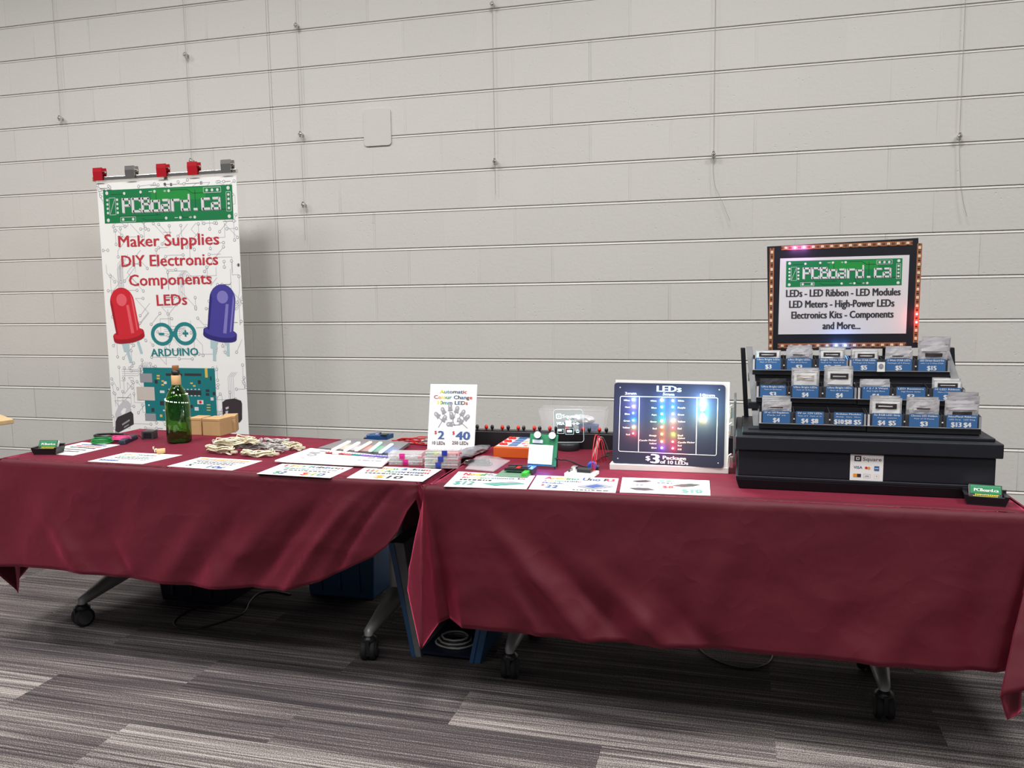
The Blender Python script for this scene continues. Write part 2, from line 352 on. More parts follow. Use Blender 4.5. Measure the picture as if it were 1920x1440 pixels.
# hanging wires with clamps
def hang(xpx, ypx, zbot, clamps, label, tail=None, top=4.55):
    x = W(xpx, ypx, -.02).x
    t = thing('hanging_wire', label, 'wire', (x, -.02, zbot), 'hanging wires on the block wall')
    pts = [V((x, -.018, top)), V((x, -.018, zbot))]
    if tail: pts += [W(a, b, -.018-.004*i) for i, (a, b) in enumerate(tail)]
    mb = MB(); mb.tube(pts, .0012, M['wire'], 5); mb.build('cable', t)
    for a, b in clamps:
        c = W(a, b, -.02); mb = MB()
        X = Matrix.Translation((x, 0, c.z)) @ Matrix.Rotation(PI/2, 4, 'X')
        mb.lathe([(.010, 0), (.010, .006), (.006, .008), (.006, .022), (.011, .024), (.011, .032), (.004, .036)], M['chrome'], 12, X)
        mb.box((x-.005, -.030, c.z-.016), (x+.005, -.014, c.z+.016), M['chrome']); mb.build('clamp', t)
hang(113, 222, W(113, 222, -.02).z, [(113, 222)], 'wire ending at the leftmost clamp high on the block wall')
hang(348, 103, W(359, 302, -.02).z, [(348, 103), (359, 302)], 'wire with two clamps coming down above the printed banner')
hang(564, 252, W(572, 450, -.02).z, [(557, 48), (564, 252), (568, 384)], 'wire with three clamps hanging just right of the banner')
hang(928, 303, W(931, 365, -.02).z, [(926, 8), (928, 303)], 'wire with two clamps hanging near the middle of the wall')
hang(1338, 290, W(1338, 292, -.02).z, [(1338, 290)], 'wire with a long loose tail bent to the right, left of the framed sign', [(1337, 320), (1341, 350), (1355, 380), (1369, 415)])
hang(1799, 258, W(1799, 262, -.02).z, [(1799, 256)], 'wire with a curved tail hanging on the wall above right of the framed sign', [(1799, 300), (1801, 345), (1806, 380), (1813, 406)])

# ------------------------------------------------------------------ tables on casters
def caster(mb, x, y, r=.04, yaw=0.):
    X = Matrix.Translation((x, y, 0)) @ Matrix.Rotation(yaw, 4, 'Z')
    for s in (-1, 1):
        Xs = X @ Matrix.Translation((s*.017, 0, r)) @ Matrix.Rotation(PI/2, 4, 'Y')
        mb.lathe([(r*.35, -.012), (r*.92, -.011), (r, -.006), (r, .006), (r*.92, .011), (r*.35, .012)], M['rubber'], 22, Xs)
        mb.lathe([(r*.72, s*.0115-.001), (r*.72, s*.0115+.001)], M['dark'], 18, Xs)
    mb.box((-.007, -.034, r*.6), (.007, .03, r*2+.004), M['blackp'], X)
    mb.lathe([(.03, r*1.9), (.03, r*2.1), (.018, r*2.35)], M['blackp'], 14, X)
def flip_table(label, feet, corners):
    cx = sum(p[0] for p in corners)/4; cy = sum(p[1] for p in corners)/4
    t = thing('folding_table', label, 'table', (cx, cy, 0), 'wheeled tables under the cloths')
    i_ = .03; FL, FR, BR, BL = [V((p[0]+(i_ if p[0] < cx else -i_), p[1]+(i_ if p[1] < cy else -i_), 0)) for p in corners]
    mb = MB(); q = [FL, FR, BR, BL]
    mb.hexa([p+V((0, 0, .710)) for p in q], [p+V((0, 0, .742)) for p in q], M['greyframe']); mb.build('tabletop', t)
    for (x, yf) in feet:
        ym = cy if cx > -1 else -1.28
        mb = MB(); mb.tube([(x, ym, .15), (x, ym, .705)], .032, M['metal'], 12)
        mb.box((x-.03, ym-.25, .685), (x+.03, ym+.25, .705), M['metal']); mb.build('column', t)
        for s in (1, -1):
            ye = yf if s == 1 else (ym+(ym-yf)-.06 if cx > -1 else -1.0)
            mb = MB(); n = 10; pts = []; rr = []
            for k in range(n+1):
                a = k/n; pts.append(V((x, ye+(ym-ye)*a, .106+.05*a))); rr.append(.019+.024*a)
            mb.tube([pts[0]+V((0, (.0 if s == 1 else 0), -.016))]+pts, [.016]+rr, M['metal'], 12)
            mb.build('foot', t)
            mb = MB(); caster(mb, x, ye, yaw=random.uniform(-.5, .5) if s == -1 else {-2.662: -.45, -1.338: .25}.get(x, .05)); mb.build('caster', t)
    mb = MB(); mb.box((feet[0][0], cy-.02, .60), (feet[1][0], cy+.02, .66), M['metal']); mb.build('crossbar', t)
    return t
T1 = [(-2.85, -1.735), (-1.025, -1.785), (-1.02, -1.10), (-2.80, -.97)]
T2 = [(-1.0, -1.82), (.805, -1.80), (.775, -.93), (-1.0, -.93)]
flip_table('grey wheeled table under the left maroon cloth', [(-2.662, -1.55), (-1.338, -1.565)], T1)
flip_table('grey wheeled table under the right maroon cloth', [(-.777, -1.588), (.463, -1.575)], T2)

# ------------------------------------------------------------------ tablecloths
def cr(p, q, a): return tuple(p[i]+(q[i]-p[i])*a for i in range(len(p)))
def tablecloth(name, label, corners, ctl, folds, seed):
    """corners FL,FR,BR,BL ; ctl: ordered around the edge, (P0x,P0y, P1x,P1y,P1z) ; n samples between"""
    pts = []
    k = len(ctl)
    for i in range(k):
        a, b = ctl[i], ctl[(i+1) % k]
        L = max(math.dist(a[:2], b[:2]), math.dist(a[2:], b[2:])); n = max(2, int(L/.018))
        for j in range(n):
            t = j/n; ts = t*t*(3-2*t)*.6+t*.4
            pts.append(cr(a, b, t)[:2]+cr(a, b, ts)[2:])
    N = len(pts); NV = 30; R = .010
    vs = []; rows = []
    cx = sum(c[0] for c in corners)/4; cy = sum(c[1] for c in corners)/4
    for j in range(NV+1):
        v = j/NV; row = []
        for i, (x0, y0, x1, y1, z1) in enumerate(pts):
            A = V((x0, y0, TZ)); B = V((x1, y1, z1)); d = B-A
            g = v**1.15 if v > 0 else 0
            p = V((A.x+d.x*g, A.y+d.y*g, A.z+d.z*v))
            o = V((d.x, d.y, 0)); 
            nb = V((pts[(i+1) % N][2]-pts[i-1][2], pts[(i+1) % N][3]-pts[i-1][3], 0))
            nn = V((nb.y, -nb.x, 0)); nn = nn.normalized() if nn.length > 1e-6 else V((0, -1, 0))
            # rounded edge
            e = min(1, v*d.length/R); p -= nn*R*(1-math.sin(e*PI/2))*.9
            if v > 0:
                s_ = V((x1*2.2+seed, y1*2.2, v*1.1))
                w = noise.noise(s_*1.6)*.012*v + noise.noise(V((p.x*9+seed, p.y*9, p.z*4)))*.0055*min(1, v*3)*(1-.5*v)
                w += (1-abs(noise.noise(V((p.x*5+seed*2, p.y*5+p.z*3, p.z*6))))*2.2)*.004*min(1, v*2)
                for (fx, sl, wd, amp, v0) in folds:
                    if y1 < cy-.3:
                        c = fx+sl*v; q = (p.x-c)/wd
                        if v > v0: w += amp*math.exp(-q*q)*min(1, (v-v0)*2.2)
                p += nn*w
            row.append(p)
        rows.append(row)
    mb = MB()
    vs = [p for r in rows for p in r]
    fs = [(j*N+i, (j+1)*N+i, (j+1)*N+(i+1) % N, j*N+(i+1) % N) for j in range(NV) for i in range(N)]
    # hem: a doubled band just inside the bottom
    # top sheet: rings shrinking to the middle
    o = len(vs)
    vs += [V((cx+(p.x-cx)*.985, cy+(p.y-cy)*.965, TZ)) for p in rows[0]]
    fs += [(i, (i+1) % N, o+(i+1) % N, o+i) for i in range(N)]
    mb.add(vs, fs, M['cloth'], True)
    c4 = [V((cx+(c[0]-cx)*.984, cy+(c[1]-cy)*.963, TZ)) for c in corners]
    mb.grid(lambda u, v: (c4[0]*(1-u)+c4[1]*u)*(1-v)+(c4[3]*(1-u)+c4[2]*u)*v, 40, 18, M['cloth'])
    ob = mb.build(name); 
    m = ob.modifiers.new('s', 'SOLIDIFY'); m.thickness = .0016; m.offset = -1
    return tag(ob, label, 'tablecloth', 'maroon tablecloths')
def H1(x): return .33
h1 = [(-2.687, .337), (-2.547, .339), (-2.205, .326), (-1.972, .320), (-1.747, .326), (-1.531, .34), (-1.404, .38), (-1.279, .443), (-1.197, .483), (-1.147, .523), (-1.106, .575), (-1.068, .650)]
ctl = [(-2.85, -1.735, -2.86, -1.82, .33)]
ctl += [(x, -1.735-.05*(x+2.85)/1.825, x, -1.80, z) for x, z in h1]
ctl += [(-1.03, -1.785, -1.04, -1.79, .69), (-1.025, -1.75, -1.035, -1.74, .55), (-1.022, -1.5, -1.03, -1.5, .47), (-1.02, -1.12, -1.03, -1.1, .47),
        (-1.04, -1.10, -1.05, -1.07, .25), (-1.36, -1.09, -1.36, -1.07, .24), (-1.45, -1.08, -1.45, -1.06, .47), (-1.95, -1.04, -1.95, -1.04, .47), (-2.0, -1.035, -2.0, -.99, .25), (-2.12, -1.03, -2.12, -.98, .25), (-2.2, -1.02, -2.2, -.97, .5), (-2.78, -.972, -2.78, -.93, .5), (-2.80, -.97, -2.86, -.93, .45), (-2.802, -1.0, -2.87, -1.0, .42),
        (-2.83, -1.4, -2.90, -1.4, .36), (-2.845, -1.66, -2.93, -1.60, .20), (-2.848, -1.70, -2.88, -1.66, .16), (-2.849, -1.72, -2.815, -1.72, .20), (-2.85, -1.73, -2.83, -1.78, .28)]
tablecloth('tablecloth', 'maroon cloth over the left table, its hem sweeping up at the right corner', T1, ctl,
           [(-2.75, .35, .05, .016, .3), (-2.5, .3, .04, -.012, .45), (-1.75, -.30, .050, .010, .15), (-1.62, -.32, .035, -.009, .2), (-1.45, -.38, .050, .012, .1), (-1.32, -.36, .035, -.013, .05), (-1.19, -.34, .03, .016, .03), (-1.10, -.25, .02, -.014, .03), (-2.0, .2, .05, .012, .4)], 3.1)
h2 = [(-.865, .285), (-.621, .288), (-.449, .289), (-.122, .295), (.11, .298), (.33, .302), (.472, .301), (.60, .303)]
ctl = [(-1.0, -1.82, -.975, -1.94, .238), (-.998, -1.82, -.95, -1.83, .285), (-.992, -1.82, -.925, -1.80, .292)]
ctl += [(x, -1.82+.02*(x+1)/1.8, x, -1.86, z) for x, z in h2]
ctl += [(.78, -1.80, .70, -1.86, .309), (.795, -1.80, .745, -1.835, .31), (.798, -1.80, .755, -1.88, .21), (.80, -1.80, .715, -1.92, .205), (.803, -1.80, .678, -1.965, .288),
        (.805, -1.80, .78, -1.97, .335), (.806, -1.78, .92, -1.85, .32), (.803, -1.7, .93, -1.7, .33), (.79, -1.3, .88, -1.3, .34), (.776, -.95, .86, -.93, .34),
        (.775, -.93, .86, -.86, .3), (.76, -.93, .76, -.86, .4), (-.1, -.93, -.1, -.86, .42), (-.97, -.93, -.98, -.86, .42), (-1.0, -.93, -1.03, -.90, .4), (-1.0, -1.0, -1.015, -1.0, .46),
        (-1.0, -1.5, -1.03, -1.5, .46), (-1.0, -1.78, -1.06, -1.72, .44), (-1.0, -1.805, -1.055, -1.85, .40)]
tablecloth('tablecloth', 'maroon cloth over the right table, hanging lowest at its front corners', T2, ctl,
           [(-.86, .42, .045, .024, .12), (-.76, .44, .030, -.014, .3), (-.66, .46, .04, .020, .4), (-.90, .30, .025, .012, .35), (-.52, .46, .04, -.012, .5), (-.35, .12, .03, .010, .5), (-.10, -.20, .05, .014, .35), (-.25, -.16, .04, -.012, .4), (.02, -.14, .05, .012, .0), (.62, -.22, .05, .014, .45), (.5, -.25, .05, -.010, .4), (.66, -.02, .04, -.014, .2), (.25, .03, .06, .010, .5)], 8.7)

# ------------------------------------------------------------------ printed banner behind the left table
YB = -.3
def B(x, y): return W(x, y, YB)
bx0, bx1 = B(181, 340).x, B(443, 335).x; bz1 = B(300, 337).z
fr = Frame((bx0, YB, .06), (bx1, YB, .06), (bx0, YB, bz1))
ban = thing('roll_up_banner', 'tall printed banner standing behind the left table by the block wall', 'banner', ((bx0+bx1)/2, YB, 0))
mb = MB(); fr.slab(mb, .0012, M['paper'])
def at(x, y): return fr.inv(B(x, y))
rnd = random.Random(4)
for k in range(210):                          # circuit traces on the white ground
    a, b = rnd.random(), rnd.uniform(.28, 1); dirs = [(1, 0), (0, 1), (-1, 0), (0, -1), (.7, .7), (-.7, .7)]
    pts = [(a, b)]; d = rnd.choice(dirs)
    for j in range(rnd.randint(1, 3)):
        l = rnd.uniform(.03, .13); a2 = min(.985, max(.015, a+d[0]*l)); b2 = min(.985, max(.02, b+d[1]*l*fr.W/fr.H))
        pts.append((a2, b2)); a, b = a2, b2; d = rnd.choice(dirs)
    fr.line(mb, pts, .0022, M['trace'], .0005)
    fr.disc(mb, *pts[0], .0088, M['inkgrey'], .0006, 10); fr.disc(mb, *pts[0], .0056, M['paper'], .0007, 10)
    if k % 2: fr.disc(mb, *pts[-1], .0088, M['inkgrey'], .0006, 10); fr.disc(mb, *pts[-1], .0056, M['paper'], .0007, 10)
for k in range(12):                           # bundles of parallel traces
    a = rnd.uniform(.03, .9); b = rnd.uniform(.25, .8); v = rnd.random() < .5
    for j in range(4):
        o = j*.012
        if v: fr.line(mb, [(a+o, b), (a+o, b+.07), (a+o+.03, b+.085)], .0020, M['trace'], .0004)
        else: fr.line(mb, [(a, b+o*.5), (a+.12, b+o*.5), (a+.16, b+o*.5+.02)], .0020, M['trace'], .0004)
def logo(mb, f, k0=.0012):
    """green circuit board with blocky lettering, in the unit square of frame f"""
    f.rect(mb, 0, 0, 1, 1, M['green'], k0)
    f.rect(mb, .38, .62, .80, .96, M['green2'], k0+.0001)
    for pts in ([(.06, .86), (.18, .86)], [(.30, .9), (.30, .7)], [(.52, .92), (.66, .92), (.70, .8), (.88, .8)], [(.30, .12), (.33, .06), (.48, .06)], [(.6, .3), (.62, .1), (.7, .1)], [(.12, .2), (.45, .2)], [(.42, .9), (.42, .2)], [(.72, .9), (.72, .3), (.96, .3)]):
        f.line(mb, pts, f.H*.022, M['dgreen'], k0+.0002)
    R = f.H*.045
    def dot(a, b, s=1.): f.disc(mb, a, b, R*s, M['silver'], k0+.0003, 10)
    for a, b in ((.03, .91), (.03, .09), (.97, .91), (.97, .09)): dot(a, b, 1.25)
    for b in (.70, .57, .44, .31): dot(.03, b, .9); dot(.11, b, .9); dot(.97, b+.02, .9)
    for a, b in ((.17, .88), (.30, .9), (.41, .9), (.52, .9), (.81, .87), (.85, .87), (.89, .87), (.15, .1), (.23, .1), (.49, .1), (.60, .1), (.71, .1)): dot(a, b)
    def bar(x0, y0, x1, y1): f.rect(mb, x0, y0, x1, y1, M['silver'], k0+.0003)
    bar(.363, .89, .39, .91); bar(.556, .09, .58, .11); bar(.48, .89, .50, .91); bar(.487, .87, .493, .93); bar(.665, .09, .69, .11); bar(.674, .07, .681, .13)
    for q in ([(.045, .25), (.095, .25), (.095, .76), (.045, .76), (.045, .25)], [(.785, .80), (.915, .80), (.915, .95), (.785, .95), (.785, .80)], [(.953, .24), (.987, .24), (.987, .80), (.953, .80), (.953, .24)], [(.13, .03), (.25, .03), (.25, .17), (.13, .17), (.13, .03)], [(.05, .28), (.09, .72)]):
        f.line(mb, q, f.H*.012, M['silver'], k0+.00035)
    # letters as strokes on a unit cell: x 0..1, y 0 (baseline) .. 1 (cap height)
    L = {'P': [(.15, 0, .15, 1), (.15, .92, .9, .92), (.85, 1, .85, .45), (.3, .5, .9, .5)],
         'C': [(.15, 0, .15, 1), (.15, .92, .95, .92), (.15, .08, .95, .08), (.9, .1, .9, .25), (.9, .75, .9, 1)],
         'B': [(.15, 0, .15, 1), (.15, .92, .85, .92), (.8, .55, .8, .95), (.15, .55, .95, .55), (.15, .08, .95, .08), (.92, .05, .92, .58)],
         'o': [(.15, 0, .15, .8), (.15, .72, .9, .72), (.88, 0, .88, .8), (.15, .08, .9, .08)],
         'a': [(.2, .76, .85, .76), (.88, 0, .88, .8), (.15, .42, .9, .42), (.15, 0, .15, .45), (.15, .08, .9, .08)],
         'r': [(.2, 0, .2, .8), (.2, .74, .95, .74)],
         'd': [(.15, 0, .15, .72), (.15, .64, .9, .64), (.88, 0, .88, 1.1), (.15, .08, .9, .08)],
         'c': [(.2, 0, .2, .8), (.2, .74, .95, .74), (.2, .08, .95, .08)], '.': [(.3, .08, .7, .08)]}
    x = .145; cw = .0745; y0, hh = .30, .44
    for ch in 'PCBoard.ca':
        for (xa, ya, xb, yb) in L[ch]:
            vert = abs(xa-xb) < 1e-6; w = .26 if vert else .155
            thick = (w if xa < .5 else w*.7) if vert else w
            if vert: r = (x+cw*(xa-thick*.5), y0+hh*ya, x+cw*(xa+thick*.5), y0+hh*yb)
            else: r = (x+cw*xa, y0+hh*(ya-thick*.45), x+cw*xb, y0+hh*(ya+thick*.45))
            f.rect(mb, r[0]+.004, r[1]-.025, r[2]+.004, r[3]-.025, M['silver2'], k0+.0005); f.rect(mb, *r, M['silver'], k0+.0007)
        x += cw*1.03
g = Frame(B(197, 419), B(438, 411), B(193, 357)); g2 = Frame(fr.p(*fr.inv(g.o)), fr.p(*fr.inv(g.o+g.u)), fr.p(*fr.inv(g.o+g.w))); logo(mb, g2)
def btext(s, xl, yl, xr, yr, cap, m, k=.0016, bold=.0):
    A, Z = B(xl, yl)+V((0, -k, 0)), B(xr, yr)+V((0, -k, 0)); mb.text(s, A, Z, cap, (0, -1, 0), m, bold)
btext('Maker Supplies', 223, 463, 411, 458, .064, M['inkr'], bold=.035)
btext('DIY Electronics', 229, 500, 409, 496, .064, M['inkr'], bold=.035)
btext('Components', 243, 536, 397, 532, .064, M['inkr'], bold=.035)
btext('LEDs', 295, 573, 351, 571, .062, M['inkr'], bold=.035)
btext('ARDUINO', 284, 668, 372, 666, .043, M['teal'], bold=.05)
def led_art(cx, cy, rot, c, c2, c3):            # a dome LED drawing at a pixel centre
    a, b = at(cx, cy); O = fr.p(a, b, 0); R = Matrix.Rotation(rot, 3, 'Y')
    def P(x, z, k): v = R @ V((x, 0, z)); return O+V((v.x, -k, v.z))
    s = .099
    def ring(pts, m, k): mb.poly([P(x*s, z*s, k) for x, z in pts], m)
    for x0, x1, zl in ((-.45, -.25, -2.6), (.42, .6, -2.2)): ring([(x0, -1.2), (x0+.12, zl), (x1+.12, zl), (x1, -1.2)], M['ledleg'], .0010)
    ring([(-.55, -1.9), (-.2, -2.0), (.0, -1.2), (-.6, -1.2)], M['ledleg'], .0011)
    el = lambda w, h, z, a0, a1, n=12: [(w*math.cos(a0+(a1-a0)*i/n), z+h*math.sin(a0+(a1-a0)*i/n)) for i in range(n+1)]
    ring(el(1.08, .28, -1.2, PI, 2*PI)+el(1.08, .28, -.92, 0, PI), c3, .0013)
    ring(el(1.02, .24, -.98, PI, 2*PI)+el(1.02, .24, -.88, 0, PI), c, .0014)
    ring(el(.83, .2, -.85, PI, 2*PI)+el(.83, .86, .9, 0, PI, 16), c, .0015)
    ring([(-.83, .3), (-.83, -.85), (-.70, -.9), (-.66, .9), (-.75, 1.2), (-.80, 1.1)], c3, .0016)
    ring([(.20, -.95), (.42, -.95), (.42, .7), (.24, .7)], c2, .0016); ring([(.62, -.85), (.72, -.8), (.76, .9), (.66, 1.3)], c2, .0016)
    ring(el(.36, .36, 1.05, 0, 2*PI, 16), c2, .0017)
led_art(235, 596, -.16, M['ledr'], M['ledr2'], M['ledr3']); led_art(415, 592, .14, M['ledb'], M['ledb2'], M['ledb3'])
# infinity mark
for cx, cy in ((304, 626.5), (347, 625.5)):
    a, b = at(cx, cy); fr.disc(mb, a, b, .065, M['teal'], .0013, 26, .045, 1.14)
a, b = at(325, 626); fr.line(mb, [(a-.028, b+.013), (a+.028, b-.013)], .019, M['teal'], .0014); fr.line(mb, [(a-.028, b-.013), (a+.028, b+.013)], .019, M['teal'], .00145)
a, b = at(303, 626); fr.rect(mb, a-.02, b-.003, a+.02, b+.003, M['teal'], .0014)
a, b = at(348, 625); fr.rect(mb, a-.02, b-.003, a+.02, b+.003, M['teal'], .0014); fr.rect(mb, a-.006, b-.009, a+.006, b+.009, M['teal'], .00145)
# circuit board drawing
def R4(x0, y0, x1, y1, m, k):
    a0, b1 = at(x0, y0); a1, b0 = at(x1, y1); fr.rect(mb, a0, b0, a1, b1, m, k)
R4(268, 689, 408, 792, M['tealb'], .0012)
R4(262, 700, 286, 717, M['silver2'], .0014); R4(256, 725, 291, 751, M['inkbeige'], .0014); R4(272, 775, 293, 789, M['silver2'], .0014)
R4(311, 700, 342, 705, M['ink'], .0014); R4(346, 700, 378, 705, M['ink'], .0014); R4(314, 731, 378, 741, M['ink'], .0014); R4(384, 690, 390, 708, M['inky'], .0014)
for i in range(9): R4(316+i*7, 729, 319+i*7, 731, M['silver'], .0015); R4(316+i*7, 741, 319+i*7, 743, M['silver'], .0015)
for x, y, w, h, c in ((290, 712, 6, 7, 'ink'), (300, 752, 8, 8, 'ink'), (284, 765, 6, 7, 'inkbrown'), (371, 713, 6, 7, 'ink'), (386, 730, 7, 5, 'ink'), (386, 737, 7, 5, 'ink'), (399, 735, 5, 6, 'ink'), (357, 759, 5, 6, 'ink'), (394, 706, 3, 7, 'ink'),
                      (307, 715, 6, 5, 'silver'), (294, 703, 6, 3, 'inky'), (294, 708, 6, 3, 'inky'), (303, 713, 5, 3, 'inky'), (303, 720, 5, 3, 'inky'), (357, 717, 5, 3, 'inky'), (362, 722, 5, 3, 'inky'), (370, 750, 12, 8, 'silver'), (395, 745, 6, 6, 'silver'), (365, 763, 8, 7, 'silver'), (388, 758, 7, 2, 'inky'), (388, 763, 7, 2, 'inky'), (388, 768, 7, 2, 'inky'), (278, 758, 3, 3, 'silver'), (300, 777, 5, 5, 'inky'), (306, 768, 8, 3, 'silver'), (300, 732, 9, 5, 'silver')):
    R4(x, y, x+w, y+h, M[c], .0016)
a, b = at(376, 754); fr.disc(mb, a, b, .009, M['vred'], .0018)
# transistor and round component drawings at the lower corners
def PL(pts, m, k): mb.poly([B(x, y)+V((0, -k, 0)) for x, y in pts][::-1], m)
PL([(216, 776), (222, 762), (230, 753), (240, 751), (245, 757), (245, 775), (218, 790)], M['inklight'], .0012)
PL([(227, 772), (232, 765), (237, 766), (235, 775), (229, 778)], M['paper'], .0014)
PL([(217, 790), (221, 782), (246, 771), (250, 776), (251, 795), (222, 811), (217, 808)], M['inkbrown'], .0015)
PL([(229, 795), (243, 786), (244, 789), (230, 798)], M['silver2'], .0017); PL([(233, 800), (242, 795), (242, 797), (233, 803)], M['silver2'], .0017)
PL([(417, 754), (424, 749), (440, 747), (452, 751), (454, 757), (454, 786), (449, 792), (430, 794), (418, 786)], M['inkbrown'], .0013)
PL([(423, 764), (429, 762), (429, 766), (424, 768)], M['inklight'], .0015); PL([(423, 771), (428, 770), (427, 780), (424, 780)], M['inklight'], .0015)
mb.build('printed_sheet', ban)
mb = MB(); x0, x1 = B(175, 331).x, B(444, 322).x; zr = (B(175, 331).z+B(444, 322).z)/2
mb.box((x0, YB-.010, zr-.016), (x1, YB+.012, zr+.004), M['chrome']); mb.box((x0, YB-.012, zr-.018), (x0+.006, YB+.014, zr+.006), M['card']); mb.build('top_rail', ban, bevel=.002)
mb = MB(); mb.tube([((x0+x1)/2, YB+.03, .05), ((x0+x1)/2, YB+.02, zr)], .010, M['metal'], 10); mb.build('support_pole', ban)
mb = MB(); mb.box((x0, YB-.06, .02), (x1, YB+.06, .085), M['metal'])
for x in (x0+.1, x1-.1): mb.box((x-.02, YB-.17, 0), (x+.02, YB+.17, .02), M['dark'])
mb.build('base', ban, bevel=.004)
for i, (px, py, c, lb) in enumerate(((187, 326, 'red', 'red clip at the left end of the banner rail'), (247, 323, 'silver', 'silver clip between the two left red clips on the banner rail'), (306, 320, 'red', 'red clip at the middle of the banner rail'), (364, 318, 'red', 'red clip second from the right end of the banner rail'), (427, 317, 'silver', 'silver clip at the right end of the banner rail'))):
    c0 = B(px, py); w = .031; z = zr+.004
    t = thing('spring_clip', lb, 'clip', (c0.x, YB, z-.02), 'clips gripping the banner rail')
    m = M['red'] if c == 'red' else M['chrome']
    mb = MB(); prof = [(-.017, .050), (-.019, .028), (-.016, -.020), (-.013, -.020), (-.015, .012), (-.010, .018), (.010, .018), (.015, .012), (.013, -.020), (.016, -.020), (.019, .028), (.017, .050), (.014, .050), (.015, .024), (-.015, .024), (-.014, .050)]
    vs = [(c0.x+s*w, YB+a, z+b) for s in (-1, 1) for a, b in prof]; n = len(prof)
    fs = [(j, (j+1) % n, n+(j+1) % n, n+j) for j in range(n)]; mb.add(vs, fs, m)
    mb.build('jaws', t, solid=.0016)
    mb = MB(); mb.tube([(c0.x-w*1.0, YB, z+.026), (c0.x+w*1.25, YB, z+.026)], .006, M['chrome'], 8); mb.build('spring_pin', t)

# neighbour's wooden table whose corner shows at the left edge
t = thing('wooden_table', 'pale wooden table tip showing at the far left edge of the photo', 'table', (-4.15, -.65, 0))
P1 = T(26, 786, .78); z = .78; mb = MB()
q = [(P1.x-1.2, P1.y-.42), (P1.x-.08, P1.y-.30), (P1.x, P1.y), (P1.x-1.1, P1.y+.65)]
mb.hexa([(x, y, z-.022) for x, y in q], [(x, y, z) for x, y in q], M['wood']); mb.build('tabletop', t, bevel=.003)
for x, y in ((P1.x-1.05, P1.y-.32), (P1.x-.42, P1.y-.25), (P1.x-.42, P1.y+.10), (P1.x-1.0, P1.y+.48)):
    mb = MB(); mb.box((x-.022, y-.022, 0), (x+.022, y+.022, z-.022), M['wood']); mb.build('leg', t)

# ------------------------------------------------------------------ things on the left table
def sheet(label, FL, FR, BR, BL, draw=None, lift=.0015, name='price_sheet', t=.0008, z=TZ, group='printed sheets lying on the tables'):
    z0 = z+lift; o = T(*FL, z0); fr = Frame(o, T(*FR, z0), T(*BL, z0)); mb = MB()
    P = [T(*FL, z0), T(*FR, z0), T(*BR, z0), T(*BL, z0)]
    mb.slab(P, (0, 0, 1), t, M['paper'])
    if draw: draw(fr, mb)
    return tag(mb.build(name), label, 'sign', group)
def dA(fr, mb):
    for i, b in enumerate((.78, .66, .54)): greek(fr, mb, .15, .85, b, .06, [M['inkblue'], M['inkr'], M['ink']][i], seed=i)
    for i, b in enumerate((.38, .24)): greek(fr, mb, .2, .8, b, .05, M['ink'], seed=i+5)
sheet('white sheet at the far left, behind the card holder and under the green coil', (67, 849), (137, 854), (225, 834), (155, 829), dA)
def dB(fr, mb):
    fr.text(mb, 'LED Modules', .5, .72, .6, .12, RAIN, bold=.03)
    for i, b in enumerate((.56, .44, .32)): greek(fr, mb, .2, .85, b, .05, [M['inkteal'], M['ink'], M['inkgrey']][i], seed=i+9)
    greek(fr, mb, .1, .45, .14, .09, M['inkblue'], seed=3)
sheet('leftmost white sheet along the front edge of the left table', (164, 865), (267, 870), (342, 853), (237, 848), dB)
def dC(fr, mb):
    for i, b in enumerate((.78, .64)): greek(fr, mb, .12, .88, b, .08, [M['inkor'], M['inkgrey']][i], seed=i+19)
    for i, b in enumerate((.52, .40)): greek(fr, mb, .2, .8, b, .05, M['ink'], seed=i+29)
    fr.text(mb, '10¢', .68, .08, .24, .2, M['inkblue'], bold=.05); fr.text(mb, '5', .25, .14, .07, .16, M['ink'], bold=.05)
sheet('white price sheet with 10 cent price in front of the wire bundles', (313, 874), (435, 882), (492, 864), (377, 857), dC)
def dD(fr, mb):
    fr.text(mb, 'LED Ribbon', .5, .74, .82, .16, RAIN, bold=.05)
    greek(fr, mb, .16, .5, .56, .07, M['inkteal'], seed=2); greek(fr, mb, .55, .9, .56, .07, M['inkgrey'], seed=4); greek(fr, mb, .2, .85, .42, .05, M['ink'], seed=6)
    fr.text(mb, '$2', .25, .10, .15, .22, RAIN[3:8], bold=.05); fr.text(mb, '$10', .7, .10, .30, .22, RAIN[:6], bold=.05)
sheet('white LED Ribbon price sheet at the front of the left table', (481, 888), (619, 896), (663, 876), (530, 869), dD)
def dE(fr, mb):
    fr.text(mb, '5mm & 3mm', .52, .76, .72, .15, RAIN, bold=.05); fr.text(mb, 'LED Assortment', .5, .54, .86, .15, RAIN, bold=.05)
    greek(fr, mb, .1, .9, .40, .06, M['ink'], seed=3); fr.text(mb, '$10', .5, .10, .36, .2, [M['inkor'], M['ink'], M['ink']], bold=.05)
sheet('white LED Assortment price sheet at the right end of the left table', (650, 896), (792, 903), (828, 880), (690, 873), dE)

